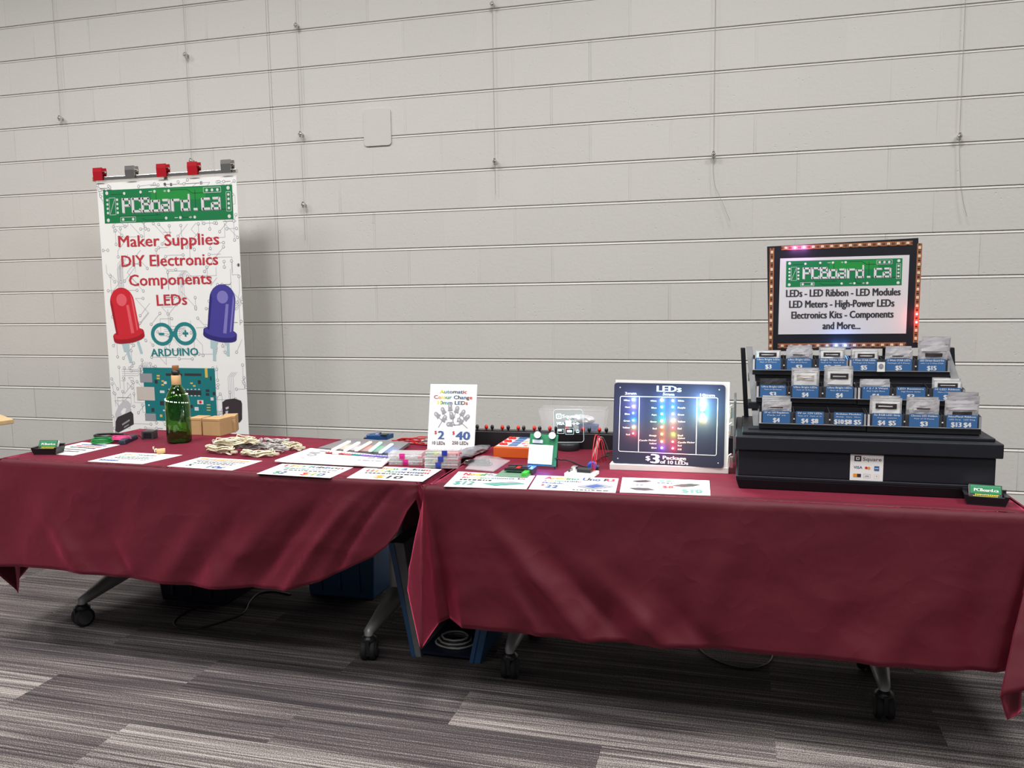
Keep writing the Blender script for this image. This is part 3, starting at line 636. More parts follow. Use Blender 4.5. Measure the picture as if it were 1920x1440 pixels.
def holder(FLp, FRp, label, seed, aspect=1.0, ang=0., z=TZ):
    A, Bq = T(*FLp, z), T(*FRp, z); u = (Bq-A); Wd = u.length; u.normalize(); n = V((u.y, -u.x, 0))      # n: towards viewer
    t = thing('card_holder', label, 'card holder', (A+Bq)/2, 'black business card holders'); mb = MB(); D = .055; h = .026
    up = V((0, 0, 1))
    def q(a, b, c, base=A): return base+u*a-n*b+up*c
    fl = .008
    mb.hexa([q(0, 0, 0), q(Wd, 0, 0), q(Wd, D, 0), q(0, D, 0)], [q(0, 0, .004), q(Wd, 0, .004), q(Wd, D, .004), q(0, D, .004)], M['blackp'])
    for a0, a1, b0, b1, hh in ((0, Wd, 0, .003, h), (0, Wd, D-.003, D, h+.012), (0, .003, 0, D, h+.004), (Wd-.003, Wd, 0, D, h+.004)):
        mb.hexa([q(a0, b0, .003), q(a1, b0, .003), q(a1, b1, .003), q(a0, b1, .003)], [q(a0-(fl if a0 == 0 else 0), b0-(.004 if b0 == 0 else 0), hh), q(a1+(fl if a1 == Wd else 0), b0-(.004 if b0 == 0 else 0), hh), q(a1+(fl if a1 == Wd else 0), b1+.004, hh), q(a0-(fl if a0 == 0 else 0), b1+.004, hh)], M['blackp'])
    mb.build('tray', t)
    # stack of cards leaning back, green print above yellow lines
    b0 = q(.007, .012, .006); cw = Wd-.014
    fr = Frame(b0, b0+u*cw, b0-n*.024+up*.048)
    cb = MB(); fr.slab(cb, .012, M['ink'], M['paper'])
    k = .0006
    fr.rect(cb, .03, .50, .97, .97, M['green'], k); greek(fr, cb, .05, .95, .88, .03, M['inkteal'], .0008, seed); fr.text(cb, 'PCBoard.ca', .52, .62, .74, .17, M['silver'], .001, .07)
    for i, b in enumerate((.42, .33, .24, .15, .06)): greek(fr, cb, .12+.06*abs(i-1), .9-.04*i, b, .05, M['yellow'], .0008, seed+i)
    c = cb.build('cards', t); return t
holder((63, 853), (104, 853), 'card holder on the left front corner of the left table', 2)

def ring(c, rx, ry, n=24, z=0., a0=0., wob=0., seed=0):
    r = random.Random(seed)
    return [V((c.x+rx*math.cos(a0+2*PI*i/n)*(1+wob*r.uniform(-1, 1)), c.y+ry*math.sin(a0+2*PI*i/n)*(1+wob*r.uniform(-1, 1)), c.z+z)) for i in range(n)]
# coils and gadgets at the back left
c = T(191, 829, TZ+.008); mb = MB()
for k in range(5): mb.tube(ring(c, .046-.003*k, .036-.003*k, 26, z=.002+.0065*(k % 3), wob=.04, seed=k), .0036, M['gcable'], 6, closed=True)
mb.tube([c+V((.03, .03, .004)), c+V((.06, .06, -.002)), c+V((.10, .05, -.005))], .0025, M['gcable'], 6)
tag(mb.build('cable_coil'), 'green coiled cable on the sheet behind the left card holder', 'cable')
c = T(208, 818, TZ+.008); mb = MB()
for k in range(4): mb.tube(ring(c, .085-.004*k, .045-.003*k, 26, z=.002+.004*(k % 2), wob=.03, seed=k+9), .0028, M['bwire'], 6, closed=True)
tag(mb.build('cable_coil'), 'black coiled cable behind the green coil', 'cable')
c = T(222, 824, TZ+.010); mb = MB()
for k in range(5): mb.tube(ring(c+V((.012, .004, 0)), .046-.004*k, .030-.003*k, 22, z=.004+.004*(k % 3), wob=.05, seed=k+19), .0030, M['pcable'], 6, closed=True)
tag(mb.build('cable_coil'), 'pink coiled cable between the green coil and the dark handset', 'cable')
A, Z = T(228, 834, TZ), T(252, 822, TZ); u = (Z-A).normalized(); w_ = V((-u.y, u.x, 0)); mb = MB(); L_ = (Z-A).length
mb.hexa([A-w_*.017, A+u*L_-w_*.02, A+u*L_+w_*.02, A+w_*.017], [p+V((0, 0, .020)) for p in (A-w_*.013+u*.006, A+u*(L_-.01)-w_*.016, A+u*(L_-.01)+w_*.016, A+w_*.013+u*.006)], M['navy'])
hs = thing('handset', 'dark slate handheld device beside the pink cable', 'gadget', A); mb.build('body', hs, bevel=.004)
mb = MB(); mb.tube([A+u*L_+V((0, 0, .01)), A+u*(L_+.05)+V((0, .004, .004)), T(268, 822, TZ+.008)], .0018, M['bwire'], 6); mb.build('cord', hs)
A = T(266, 824, TZ); mb = MB(); X = Matrix.Translation(A) @ Matrix.Rotation(.25, 4, 'Z')
mb.box((0, 0, 0), (.052, .045, .036), M['dark'], X); mb.box((.008, -.001, .006), (.044, 0, .030), M['blackp'], X)
tag(mb.build('small_box', bevel=.003), 'small black box behind the cork, near the bottle', 'box')
# cork with wire
A = T(302, 846, TZ+.012); X = Matrix.Translation(A) @ Matrix.Rotation(.6, 4, 'Z') @ Matrix.Rotation(PI/2, 4, 'Y')
ck = thing('cork_stopper', 'pale cork stopper with a copper lead lying in front of the bottle', 'cork', (A.x, A.y, TZ)); mb = MB(); mb.lathe([(.0085, -.016), (.011, -.014), (.012, .014), (.0105, .016)], M['corkl'], 14, X); mb.build('cork', ck)
mb = MB(); B0 = A-V((.012, .004, 0)); pts = [B0+V((-.045*t_, .03*t_, .006*math.sin(t_*9)+.002)) for t_ in [i/16 for i in range(17)]]
mb.tube([p+V((.0, .006*math.sin(i*1.3), .005*math.cos(i*1.3))) for i, p in enumerate(pts)], .0022, M['cream'], 5); mb.build('lead_wire', ck)

# green bottle
bp = T(337, 829, TZ); Ld = (bp-CAM).dot(CF); Rb = 22.2/FPX*Ld; ztop = W(333, 699, bp.y).z; Hb = ztop-TZ
bt = thing('wine_bottle', 'green glass wine bottle stopped with a cork and tan tape', 'bottle', bp)
X = Matrix.Translation(bp); pr = [(0.0, .010), (Rb*.5, .006), (Rb*.86, 0), (Rb*.97, .006), (Rb, .016), (Rb, Hb*.50), (Rb*.985, Hb*.56), (Rb*.92, Hb*.63), (Rb*.78, Hb*.70), (Rb*.55, Hb*.77), (Rb*.38, Hb*.82), (Rb*.32, Hb*.87), (Rb*.305, Hb*.97), (Rb*.33, Hb)]
inn = [(max(0, r-.0032), z+(.004 if r < Rb*.9 and z < .02 else 0)) for r, z in pr[::-1]]
mb = MB(); mb.lathe(pr+inn, M['glass'], 40, X, cap=False); mb.build('glass_body', bt)
zs = lambda y: W(333, y, bp.y).z-TZ
mb = MB(); mb.lathe([(Rb*.37, zs(721)), (Rb*.38, zs(720)), (Rb*.38, zs(704)), (Rb*.35, zs(703.5))], M['corkl'], 20, X); mb.build('tape_collar', bt)
mb = MB(); mb.lathe([(Rb*.36, Hb-.004), (Rb*.36, Hb+.008), (Rb*.24, Hb+.012)], M['blackp'], 20, X)
mb.lathe([(Rb*.24, Hb+.010), (Rb*.27, Hb+.020), (Rb*.27, zs(686)), (Rb*.24, zs(685))], M['cork'], 16, X)
mb.build('stopper', bt)
g_l = glow('glint', (1, 1, .9), 5.0); mb = MB(); pts = []
for i in range(70):
    a = i*.55; z = .02+Hb*.62*(i/69); r = Rb*.62*(.6+.4*math.sin(i*1.7)); r = min(r, Rb*.8 if z < Hb*.55 else Rb*.45)
    pts.append(bp+V((r*math.cos(a), r*math.sin(a), z)))
mb.tube(pts, .0007, M['chrome'], 4)
for i in range(34):  # glowing beads on the outer shoulder stand in for reflected glints
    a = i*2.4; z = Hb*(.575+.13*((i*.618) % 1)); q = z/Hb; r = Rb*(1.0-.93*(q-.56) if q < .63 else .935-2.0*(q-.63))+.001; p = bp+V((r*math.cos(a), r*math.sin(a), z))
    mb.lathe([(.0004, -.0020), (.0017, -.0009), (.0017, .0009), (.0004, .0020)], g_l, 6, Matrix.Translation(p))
mb.build('light_string_and_glints', bt)

# cardboard boxes
zc = W(396, 785, T(396, 817, TZ).y).z
def cbox(label, a, b, d, dirv=None, h=None):
    A, Bq = T(*a, TZ), T(*b, TZ); u = Bq-A; n = V((-u.y, u.x, 0)).normalized()*d; hh = (h or zc)-TZ
    mb = MB(); q = [A, Bq, Bq+n, A+n]; mb.hexa(q, [p+V((0, 0, hh)) for p in q], M['card'])
    up = V((0, 0, hh+.0003)); m1 = (A+A+n)/2+up; m2 = (Bq+Bq+n)/2+up; e = n.normalized()*.0012
    mb.poly([m1-e, m2-e, m2+e, m1+e], M['inkbrown'])
    nn = -n.normalized()*.0004; a_ = A+u*.03; mb.poly([A+u*.02+nn+V((0, 0, hh*.86)), Bq-u*.02+nn+V((0, 0, hh*.86)), Bq-u*.02+nn+V((0, 0, hh*.88)), A+u*.02+nn+V((0, 0, hh*.88))], M['cork'])
    return tag(mb.build('cardboard_box', bevel=.0015), label, 'box', 'small cardboard boxes by the bottle')
cbox('small cardboard box right against the green bottle', (354, 815.5), (378.5, 816), .085)
cbox('middle cardboard box, turned to show its right side', (380.5, 816.5), (413, 818), .09)
cbox('rightmost small cardboard box in front of the banner', (417, 812), (442.5, 811), .085)

# bundles of light-string wire
def bundle(px, py, L_, ang, m, label, seed, z=0., wd=.016):
    c = T(px, py, TZ+.008+z); r = random.Random(seed); u = V((math.cos(ang), math.sin(ang), 0)); w_ = V((-u.y, u.x, 0)); mb = MB()
    for k in range(9):
        pts = []; ph = r.uniform(0, 6); l = L_*r.uniform(.8, 1); ww = wd*r.uniform(.45, 1.15); oz = r.uniform(0, .020)
        for i in range(22):
            a = 2*PI*i/22; pts.append(c+u*(l*.5*math.cos(a))+w_*(ww*math.sin(a)+.005*math.sin(3*a+ph))+V((0, 0, max(-.005, oz+.005*math.sin(2*a+ph)+.003*math.sin(5*a)))))
        mb.tube(pts, .0024, m, 5, closed=True)
    pts = [c+w_*(.019*math.cos(a))+V((0, 0, .006+.013*math.sin(a))) for a in [2*PI*i/14 for i in range(14)]]
    mb.tube(pts, .0016, m, 5, closed=True)
    e = c+u*(L_*.5); mb.box(tuple(e+V((-.012, -.006, .002))), tuple(e+V((.012, .006, .010))), m)
    return tag(mb.build('light_string_bundle'), label, 'wire bundle', 'tied bundles of light strings')
bl = [(435, 831, .14, .3, 'cream', 'cream wire bundle at the top of the heap', 1, .032), (462, 829, .11, -.2, 'cream', 'cream wire bundle with a loop sticking up at the back of the heap', 2, .034),
      (426, 837, .13, .1, 'greyw', 'greyish wire bundle across the middle of the heap', 3, .016), (472, 834, .10, .2, 'greyw', 'short greyish bundle at the right of the heap top', 4, .020),
      (413, 847, .16, -.25, 'cream', 'cream wire bundle at the front left of the heap', 5, 0), (466, 842, .13, .15, 'greyw', 'greyish bundle behind the frontmost cream bundle', 6, .004),
      (484, 853, .15, .1, 'cream', 'frontmost cream wire bundle, behind the 10 cent sheet', 7, 0), (507, 843, .15, -.1, 'greyw', 'greyish bundle right of the heap centre', 8, .004),
      (520, 833, .12, 0., 'greyw', 'small grey bundle lying apart behind the heap', 9, 0), (548, 840, .11, -.25, 'cream', 'cream bundle pointing right at the right end of the heap', 10, 0)]
for px, py, l, a, m, lb, sd, z in bl: bundle(px, py, l, a, M[m], lb, sd, z)

# LED ribbon demo: dark board with five lit sticks behind a white board
zb = TZ+.018
q = [T(597, 839, zb), T(738, 850, zb), T(768, 829, zb), T(652, 821, zb)]
d = thing('ribbon_display_board', 'dark board with five lit LED sticks in white, red, green and blue', 'display', (q[0].x, q[0].y, TZ)); mb = MB()
mb.slab(q, (0, 0, 1), .012, M['sgrey']); mb.box((q[0].x+.05, q[0].y+.03, TZ), (q[0].x+.30, q[0].y+.05, zb-.012), M['foam']); mb.build('board', d)
for (x0, y0, x1, y1, c, s) in ((624, 845, 655, 829, (1, .93, .66), 2.2), (647, 846, 673, 831, (1, 1, 1), 2), (668, 846, 695, 830, (1, .26, .20), 1.35), (694, 847, 714, 831, (.12, 1, .5), 1.25), (713, 850, 735, 834, (.25, .5, 1), 1.7)):
    A, Z = T(x0, y0, zb+.004), T(x1, y1, zb+.004); u = (Z-A).normalized(); w_ = V((-u.y, u.x, 0))*.006; mb = MB()
    mb.hexa([A-w_, A+w_, Z+w_, Z-w_][::-1], [p+V((0, 0, .006)) for p in (A-w_, A+w_, Z+w_, Z-w_)][::-1], glow('stick%d' % x0, c, s)); mb.build('led_stick', d)
    l = bpy.data.lights.new('led_light', 'POINT'); l.color = [v**2 for v in c]; l.energy = .10; l.shadow_soft_size = .01; o = bpy.data.objects.new('led_light', l); COL.objects.link(o); o.location = (A+Z)/2+V((.02, .02, .03))
def dF(fr, mb):
    fr.line(mb, [(.10, .12), (.2, .25), (.14, .3), (.26, .5)], .004, M['inkgrey']); fr.rect(mb, .12, .60, .22, .70, M['silver2'], .001); fr.rect(mb, .17, .76, .27, .82, M['inkgrey'], .001)
    fr.disc(mb, .19, .5, .02, M['silver2'], .001, 14, .013)
    fr.text(mb, '$', .45, .42, .05, .22, M['inklight'], .001); fr.text(mb, '10', .56, .42, .11, .22, M['inklight'], .001)
    greek(fr, mb, .74, .94, .45, .06, M['inkgrey'], seed=2); greek(fr, mb, .70, .93, .26, .05, M['inkgrey'], seed=8)
z9 = TZ+.014; mb = MB(); P = [T(515, 863, z9), T(715, 873, z9), T(738, 856, z9), T(582, 840, z9)]; mb.slab(P, (0, 0, 1), .006, M['paper']); fr = Frame(P[0], P[1], P[3]); dF(fr, mb)
for x in (.1, .9): p = fr.p(x, .1); mb.box((p.x-.01, p.y, TZ), (p.x+.01, p.y+.01, z9-.006), M['foam'])
mb.box((P[2].x-.12, P[2].y-.01, TZ), (P[2].x-.10, P[2].y, z9-.006), M['foam'])
tag(mb.build('display_board'), 'large raised white board with faint drawing in front of the lit LED sticks', 'sign')
A, Z = T(612, 849, z9+.002), T(732, 857, z9+.002); u = Z-A; w_ = V((-u.y, u.x, 0)).normalized()*.011; mb = MB()
seg = [('ledr3', 0, .12), ('paper', .12, .22), ('ledr3', .22, .30), ('ledr2', .30, .42), ('teal', .42, .56), ('purple', .56, .72), ('ledb2', .72, .78), ('purple', .78, 1)]
for m_, a, b in seg:
    mb.hexa([A+u*a-w_, A+u*b-w_, A+u*b+w_, A+u*a+w_], [p+V((0, 0, .003)) for p in (A+u*a-w_, A+u*b-w_, A+u*b+w_, A+u*a+w_)], M[m_])
for i in range(24): p = A+u*((i+.5)/24)+V((0, 0, .003)); mb.box(tuple(p-V((.003, .003, 0))), tuple(p+V((.003, .003, .0015))), M['white'])
tag(mb.build('led_ribbon'), 'coloured LED ribbon strip lying along the back of the white board', 'LED strip')
# blue modules and red leads at the back
def tilted(label, BLp, BRp, TLp, Y0, Y1, t, m, name, cat, draw=None):
    fr = Frame(W(*BLp, Y0), W(*BRp, Y0), W(*TLp, Y1)); mb = MB(); fr.slab(mb, t, m)
    if draw: draw(fr, mb)
    return tag(mb.build(name), label, cat), fr
yy = T(700, 823, TZ).y
def dG(fr, mb): fr.rect(mb, .06, .2, .94, .8, M['ledb2'], .001); fr.text(mb, 'LEDS', .5, .32, .6, .4, M['white'], .0015, .05)
tilted('small tilted blue module propped at the back behind the LED sticks', (681, 822.5), (707, 819), (680, 815), yy-.02, yy+.03, .012, M['navy'], 'led_module', 'module', dG)
A, Z = T(687, 825, TZ), T(726, 825, TZ); mb = MB(); q = [A, Z, Z+V((.005, .06, 0)), A+V((.005, .06, 0))]; mb.hexa(q, [p+V((0, 0, .020)) for p in q], M['cyanb'])
mb.hexa([p+V((0, 0, .02)) for p in (A+V((.06, .01, 0)), A+V((.09, .01, 0)), A+V((.09, .04, 0)), A+V((.06, .04, 0)))], [p+V((0, 0, .026)) for p in (A+V((.06, .01, 0)), A+V((.09, .01, 0)), A+V((.09, .04, 0)), A+V((.06, .04, 0)))], M['dark'])
tag(mb.build('controller_box', bevel=.002), 'flat blue controller box under the small tilted module', 'module')
r = random.Random(5); mb = MB(); c = T(772, 829, TZ+.008)
for k in range(11):
    pts = [c+V((r.uniform(-.09, -.02), r.uniform(-.03, .03), r.uniform(-.002, .012)))]
    for j in range(4): pts.append(pts[-1]+V((r.uniform(.01, .06), r.uniform(-.03, .03), r.uniform(-.006, .006))))
    for p in pts: p.z = max(TZ+.003, p.z)
    mb.tube(pts, .0024, M['rwire'], 5)
mb.tube([T(790, 827, TZ+.02), T(805, 825, TZ+.022)], .006, M['greyw'], 6)
tag(mb.build('test_lead_bundle'), 'tangle of red leads behind the pink latched boxes', 'cable')

# standing sign
fs = Frame(W(801, 842, -1.20), W(889, 845, -1.20), W(810, 720, -1.14)); mb = MB(); fs.slab(mb, .004, M['paper'])
fs.text(mb, 'Automatic', .5, .86, .58, .055, RAIN[2:], bold=.05); fs.text(mb, 'Colour Change', .5, .775, .82, .055, RAIN, bold=.05); fs.text(mb, '10mm LEDs', .5, .69, .64, .055, RAIN[2:], bold=.05)
for cx, cy, a in ((.14, .53, -.9), (.27, .60, -.5), (.42, .65, -.1), (.57, .62, .25), (.70, .57, .5), (.79, .50, .8), (.31, .48, .5), (.46, .53, -.4), (.64, .45, -.9), (.42, .39, -1.6)):
    U = fs.u.normalized(); Wv = fs.w.normalized(); c = fs.p(cx+.03, cy, .0015); ca, sa = math.cos(a), math.sin(a)
    def P(x, y, k=0): return c+U*((x*ca+y*sa)*.011)+Wv*((-x*sa+y*ca)*.011)+fs.n*k
    mb.poly([P(-.75, -1), P(.75, -1)]+[P(.75*math.cos(t_), .4+.8*math.sin(t_)) for t_ in [i*PI/8 for i in range(9)]], M['inkgrey'])
    mb.poly([P(-.95, -1.3, .0003), P(.95, -1.3, .0003), P(.95, -.9, .0003), P(-.95, -.9, .0003)], M['silver2'])
    mb.poly([P(-.35, .0, .0004), P(.2, .0, .0004), P(.2, .8, .0004), P(-.35, .8, .0004)], M['inklight'])
    mb.poly([P(-.4, -4.2, -.0004), P(-.15, -4.2, -.0004), P(-.15, -1.3, -.0004), P(-.4, -1.3, -.0004)], M['silver2'])
fs.text(mb, '$', .165, .235, .05, .05, M['inkr'], bold=.04); fs.text(mb, '2', .285, .16, .12, .125, M['inkblue'], bold=.08)
fs.text(mb, '$', .55, .235, .05, .05, M['inkr'], bold=.04); fs.text(mb, '40', .75, .16, .29, .125, M['inkblue'], bold=.08)
fs.text(mb, '10 LEDs', .24, .075, .27, .05, M['inkbrown'], bold=.03); fs.text(mb, '250 LEDs', .70, .085, .34, .05, M['inkbrown'], bold=.03)
st = thing('standing_sign', 'upright white sign reading Automatic Colour Change 10mm LEDs', 'sign', fs.p(.5, 0)); mb.build('sign_panel', st)
mb = MB(); p = fs.p(.5, .5, -.005); q = fs.p(.5, 0, -.005); mb.slab([V((q.x-.03, q.y+.07, TZ)), V((q.x+.03, q.y+.07, TZ)), p+V((.012, .002, 0)), p+V((-.012, .002, 0))], (0, -1, 0), .002, M['foam']); mb.build('prop', st)

# clear assortment boxes
def abox(label, x0, x1, yf, i, latch, lx, tints, dx=0.):
    A, Z = T(x0, yf, TZ), T(x1, yf+.8, TZ); u = (Z-A); w_ = V((-u.y, u.x, 0)).normalized(); D = .065; h = .0215; zo = i*.0222+.0006
    A = A+V((dx, 0, zo)); t = thing('assortment_box', label, 'box', A, 'clear latched assortment boxes')
    q = [A, A+u, A+u+w_*D, A+w_*D]; mb = MB(); up = V((0, 0, 1)); k = .0012; un = u.normalized()
    mb.hexa(q, [p+up*k for p in q], M['film'])
    mb.hexa([p+up*(h-k) for p in q], [p+up*h for p in q], M['film'])
    for a, b in ((q[0], q[1]), (q[3], q[2])): 
        s = w_*k if a == q[0] else -w_*k; mb.hexa([a, b, b+s, a+s] if a == q[0] else [a+s, b+s, b, a], [p+up*h for p in ([a, b, b+s, a+s] if a == q[0] else [a+s, b+s, b, a])], M['film'])
    for f in [0]+[j/8 for j in range(1, 8)]+[1]:
        p = A+u*f; s = un*k*(-1 if f == 1 else 1); mb.hexa([p, p+s, p+s+w_*D, p+w_*D], [v+up*(h-k) for v in (p, p+s, p+s+w_*D, p+w_*D)], M['film'])
    mb.box((0, 0, 0), (u.length, .0012, .0015), M['white'], Matrix.Translation(A+up*(h*.55)) @ Matrix.Rotation(math.atan2(u.y, u.x), 4, 'Z') @ Matrix.Translation((0, -.001, 0)))
    mb.build('body', t)
    mb = MB(); r = random.Random(i*7+int(x0))
    for j, m_ in enumerate(tints):
        for k2 in range(9):
            p = A+u*((j+r.uniform(.15, .85))/len(tints))+w_*r.uniform(.005, D-.006)+up*.005
            a = r.uniform(0, 6); e = V((math.cos(a), math.sin(a), .1))*.006
            mb.tube([p-e, p+e], .0032, m_, 6)
    mb.build('led_parts', t)
    mb = MB(); p = A+u*lx; X = Matrix.Translation(p) @ Matrix.Rotation(math.atan2(u.y, u.x), 4, 'Z')
    mb.box((-.010, -.0035, .001), (.010, 0, h-.0005), latch, X); mb.box((-.007, -.0048, .010), (.007, -.0035, .0125), M['white'] if 0 else latch, X); mb.build('latch', t, bevel=.001)
P_ = [M['silver'], M['inklight'], M['foam'], M['silver'], M['foam'], M['inklight'], M['ledr2']]
Q_ = [M['inkgr'], M['bgreen'], M['yellow'], M['silver'], M['inklight'], M['ledr2'], M['ledr2'], M['ledr']]
abox('lower clear box of the pair with pink latches', 729, 792, 872, 0, M['pinkl'], .50, P_)
abox('upper clear box of the pair with pink latches', 729, 792, 872, 1, M['pinkl'], .42, P_, -.002)
abox('bottom clear box of the three with blue latches', 796, 858, 878, 0, M['bluel'], .42, Q_)
abox('middle clear box of the three with blue latches', 796, 858, 878, 1, M['bluel'], .48, Q_, .002)
abox('top clear box of the three with blue latches', 796, 858, 878, 2, M['bluel'], .58, Q_, .005)

# foil bag of parts
def blob(A, Z, w0, h0, m, seed, name, nu=22, nv=12):
    u = Z-A; L_ = u.length; un = u.normalized(); w_ = V((-un.y, un.x, 0)); mb = MB()
    def f(a, b):
        t_ = b*2*PI; e = math.sin(PI*min(1, max(0, a)))**.45; r = 1+.22*noise.noise(V((a*7+seed, math.cos(t_)*1.5, math.sin(t_)*1.5)))+.10*noise.noise(V((a*19+seed, math.cos(t_)*4, math.sin(t_)*4)))
        p = A+un*(a*L_)+w_*(w0*e*r*math.cos(t_)); z = h0*.5+h0*.5*e*r*math.sin(t_); p.z = max(TZ+.0008, A.z+z); return p
    mb.grid(f, nu, nv*2, m, False); return mb
tag(blob(T(845, 868, TZ), T(918, 843, TZ), .035, .032, M['foil'], 3, 'b').build('foil_bag'), 'crumpled silvery bag of parts right of the blue latched boxes', 'bag')

# ------------------------------------------------------------------ right table: sheets
def dH(fr, mb):
    fr.text(mb, 'NodeMCU', .33, .74, .5, .17, RAIN[:4]+[M['inkgrey']]*3, bold=.05); fr.text(mb, 'for experimenter kit', .5, .56, .8, .10, RAIN, bold=.04)
    greek(fr, mb, .10, .50, .42, .06, M['ink'], seed=3); fr.text(mb, '$12', .20, .14, .24, .22, M['inkteal'], bold=.05)
    mb.poly([fr.p(.42, .25, .0012), fr.p(.60, .12, .0012), fr.p(.95, .30, .0012), fr.p(.78, .42, .0012)], M['inkteal']); mb.poly([fr.p(.62, .33, .0015), fr.p(.72, .28, .0015), fr.p(.86, .36, .0015), fr.p(.76, .42, .0015)], M['inkgrey'])
sheet('white NodeMCU kit price sheet at the left front of the right table', (832, 912), (987, 917), (1003, 892), (860, 884), dH)
def dI(fr, mb):
    fr.text(mb, 'Arduino Uno R3', .5, .74, .84, .17, RAIN, bold=.05); fr.text(mb, 'compatible', .32, .58, .44, .10, RAIN, bold=.04); fr.text(mb, 'Module', .22, .42, .25, .10, M['inkblue'], bold=.04)
    fr.text(mb, '$', .12, .26, .05, .12, M['inkr']); fr.text(mb, '22', .24, .14, .14, .18, M['inkblue'], bold=.05)
    mb.poly([fr.p(.52, .30, .0012), fr.p(.72, .14, .0012), fr.p(.95, .38, .0012), fr.p(.74, .58, .0012)], M['inkgrey']); mb.poly([fr.p(.62, .32, .0015), fr.p(.72, .22, .0015), fr.p(.84, .38, .0015), fr.p(.74, .48, .0015)], M['inkblue'])
    greek(fr, mb, .5, .92, .06, .04, M['ink'], seed=4)
sheet('white Arduino Uno R3 price sheet, middle of three along the right table', (991, 917), (1154, 924), (1160, 897), (1007, 891), dI)
def dJ(fr, mb):
    def lens(cx, cy, w, h, a):
        U, Wv = fr.u.normalized(), fr.w.normalized(); c = fr.p(cx, cy, .0012)
        pts = [(-w, 0), (-w*.3, h*.8), (w*.4, h), (w, h*.1), (w*.3, -h*.9), (-w*.4, -h)]
        mb.poly([c+U*(x*math.cos(a)-y*math.sin(a))+Wv*(x*math.sin(a)+y*math.cos(a)) for x, y in pts][::-1], M['inkbrown'])
    lens(.22, .76, .034, .016, .1); lens(.24, .24, .042, .018, -.2); lens(.74, .58, .048, .020, .25)
    greek(fr, mb, .42, .60, .80, .07, M['inkteal'], seed=2); greek(fr, mb, .40, .58, .66, .05, M['inkblue'], seed=3); fr.text(mb, '$8', .20, .46, .09, .12, M['inkgrey'], bold=.04); fr.text(mb, '$8', .53, .36, .12, .14, M['inkr'], bold=.04)
    fr.text(mb, '$10', .80, .12, .22, .20, M['inkteal'], bold=.06); greek(fr, mb, .38, .66, .14, .05, M['inklight'], seed=7)
sheet('white sheet with three dark component pictures, right of the other sheets', (1162, 923), (1332, 929), (1330, 901), (1167, 895), dJ)
holder((1813, 946), (1886, 951.5), 'card holder at the right front corner of the right table', 12)

# zip bag of leads
c = T(915, 876, TZ+.006); r = random.Random(11); t = thing('zip_bag', 'clear zip bag holding coiled black leads, behind the NodeMCU sheet', 'bag', (c.x, c.y, TZ)); mb = MB()
P0 = [T(872, 880, TZ+.002), T(925, 885, TZ+.002), T(957, 864, TZ+.002), T(893, 857, TZ+.002)]
def fb(a, b, s=1):
    p = (P0[0]*(1-a)+P0[1]*a)*(1-b)+(P0[3]*(1-a)+P0[2]*a)*b; e = math.sin(PI*a)*math.sin(PI*b)
    return p+V((0, 0, .003+.024*e**.6+.007*noise.noise(V((a*6, b*6, 2)))*(e+.15)))
mb.grid(fb, 18, 12, M['film'], True); mb.poly([p for p in P0], M['film']); mb.build('film', t)
mb = MB()
for k in range(9):
    cc = (P0[0]+P0[1]+P0[2]+P0[3])/4+V((-.03+r.uniform(-.008, .008), -.012+r.uniform(-.005, .005), .004+.0017*k)); mb.tube([cc+V((.052*math.cos(a)*(1-.04*k), .022*math.sin(a), .002*math.sin(2*a))) for a in [2*PI*i/20 for i in range(20)]], .0017, M['bwire'] if k % 3 else M['greyw'], 5, closed=True)
mb.build('leads', t)

# ------------------------------------------------------------------ electronics
def chipboard(label, name, FL, FR, BL, z, m, parts, cat='circuit board', group=None):
    A, Z, C_ = T(*FL, z), T(*FR, z), T(*BL, z); fr = Frame(A, Z, C_); t = thing(name, label, cat, (A+Z)/2, group); mb = MB()
    fr2 = Frame(A+V((0, 0, .0016)), Z+V((0, 0, .0016)), C_+V((0, 0, .0016))); fr2.slab(mb, .0016, m); mb.build('board', t)
    for nm, a0, b0, a1, b1, z0, z1, mm in parts:
        mb = MB(); q = [fr2.p(a0, b0), fr2.p(a1, b0), fr2.p(a1, b1), fr2.p(a0, b1)]
        mb.hexa([p+V((0, 0, z0)) for p in q], [p+V((0, 0, z1)) for p in q], mm); mb.build(nm, t)
    return t, fr2
zs_ = TZ+.0025
chipboard('grey green perfboard with a bright green terminal, lying on the NodeMCU sheet', 'prototype_board', (928, 893), (988, 896), (940, 882), zs_, M['pcbg'],
          [('terminal_block', .80, .1, .96, .5, 0, .012, M['bgreen']), ('terminal_block', .80, .52, .96, .95, 0, .012, M['bgreen']), ('black_relay', .90, .6, 1.05, 1.2, .0, .016, M['dark'])])
chipboard('dark module with header pins just behind the grey green perfboard', 'microcontroller_board', (945, 883), (991, 885), (949, 876), TZ+.010, M['pcb'],
          [('header_strip', .02, .02, .98, .14, 0, .009, M['blackp']), ('header_strip', .02, .86, .98, 1., 0, .009, M['blackp']), ('chip', .08, .35, .38, .75, 0, .008, M['blackp']), ('connector', .42, .3, .58, .8, 0, .007, M['vred']), ('chip', .64, .3, .95, .8, 0, .010, M['blackp']), ('support', .1, .1, .9, .9, -.0115, -.0016, M['dark'])])
t, f2 = chipboard('white breadboard carrying a black module, behind the Arduino sheet', 'breadboard', (1058, 893), (1111, 897), (1064, 884), zs_, M['bb'],
          [('breadboard_body', 0, 0, 1, 1, 0, .009, M['bb']), ('module', .36, .35, .85, .85, .009, .020, M['blackp']), ('switch', .12, .5, .28, .85, .009, .024, M['chrome']), ('button', .06, .3, .12, .45, .009, .018, M['dark'])])
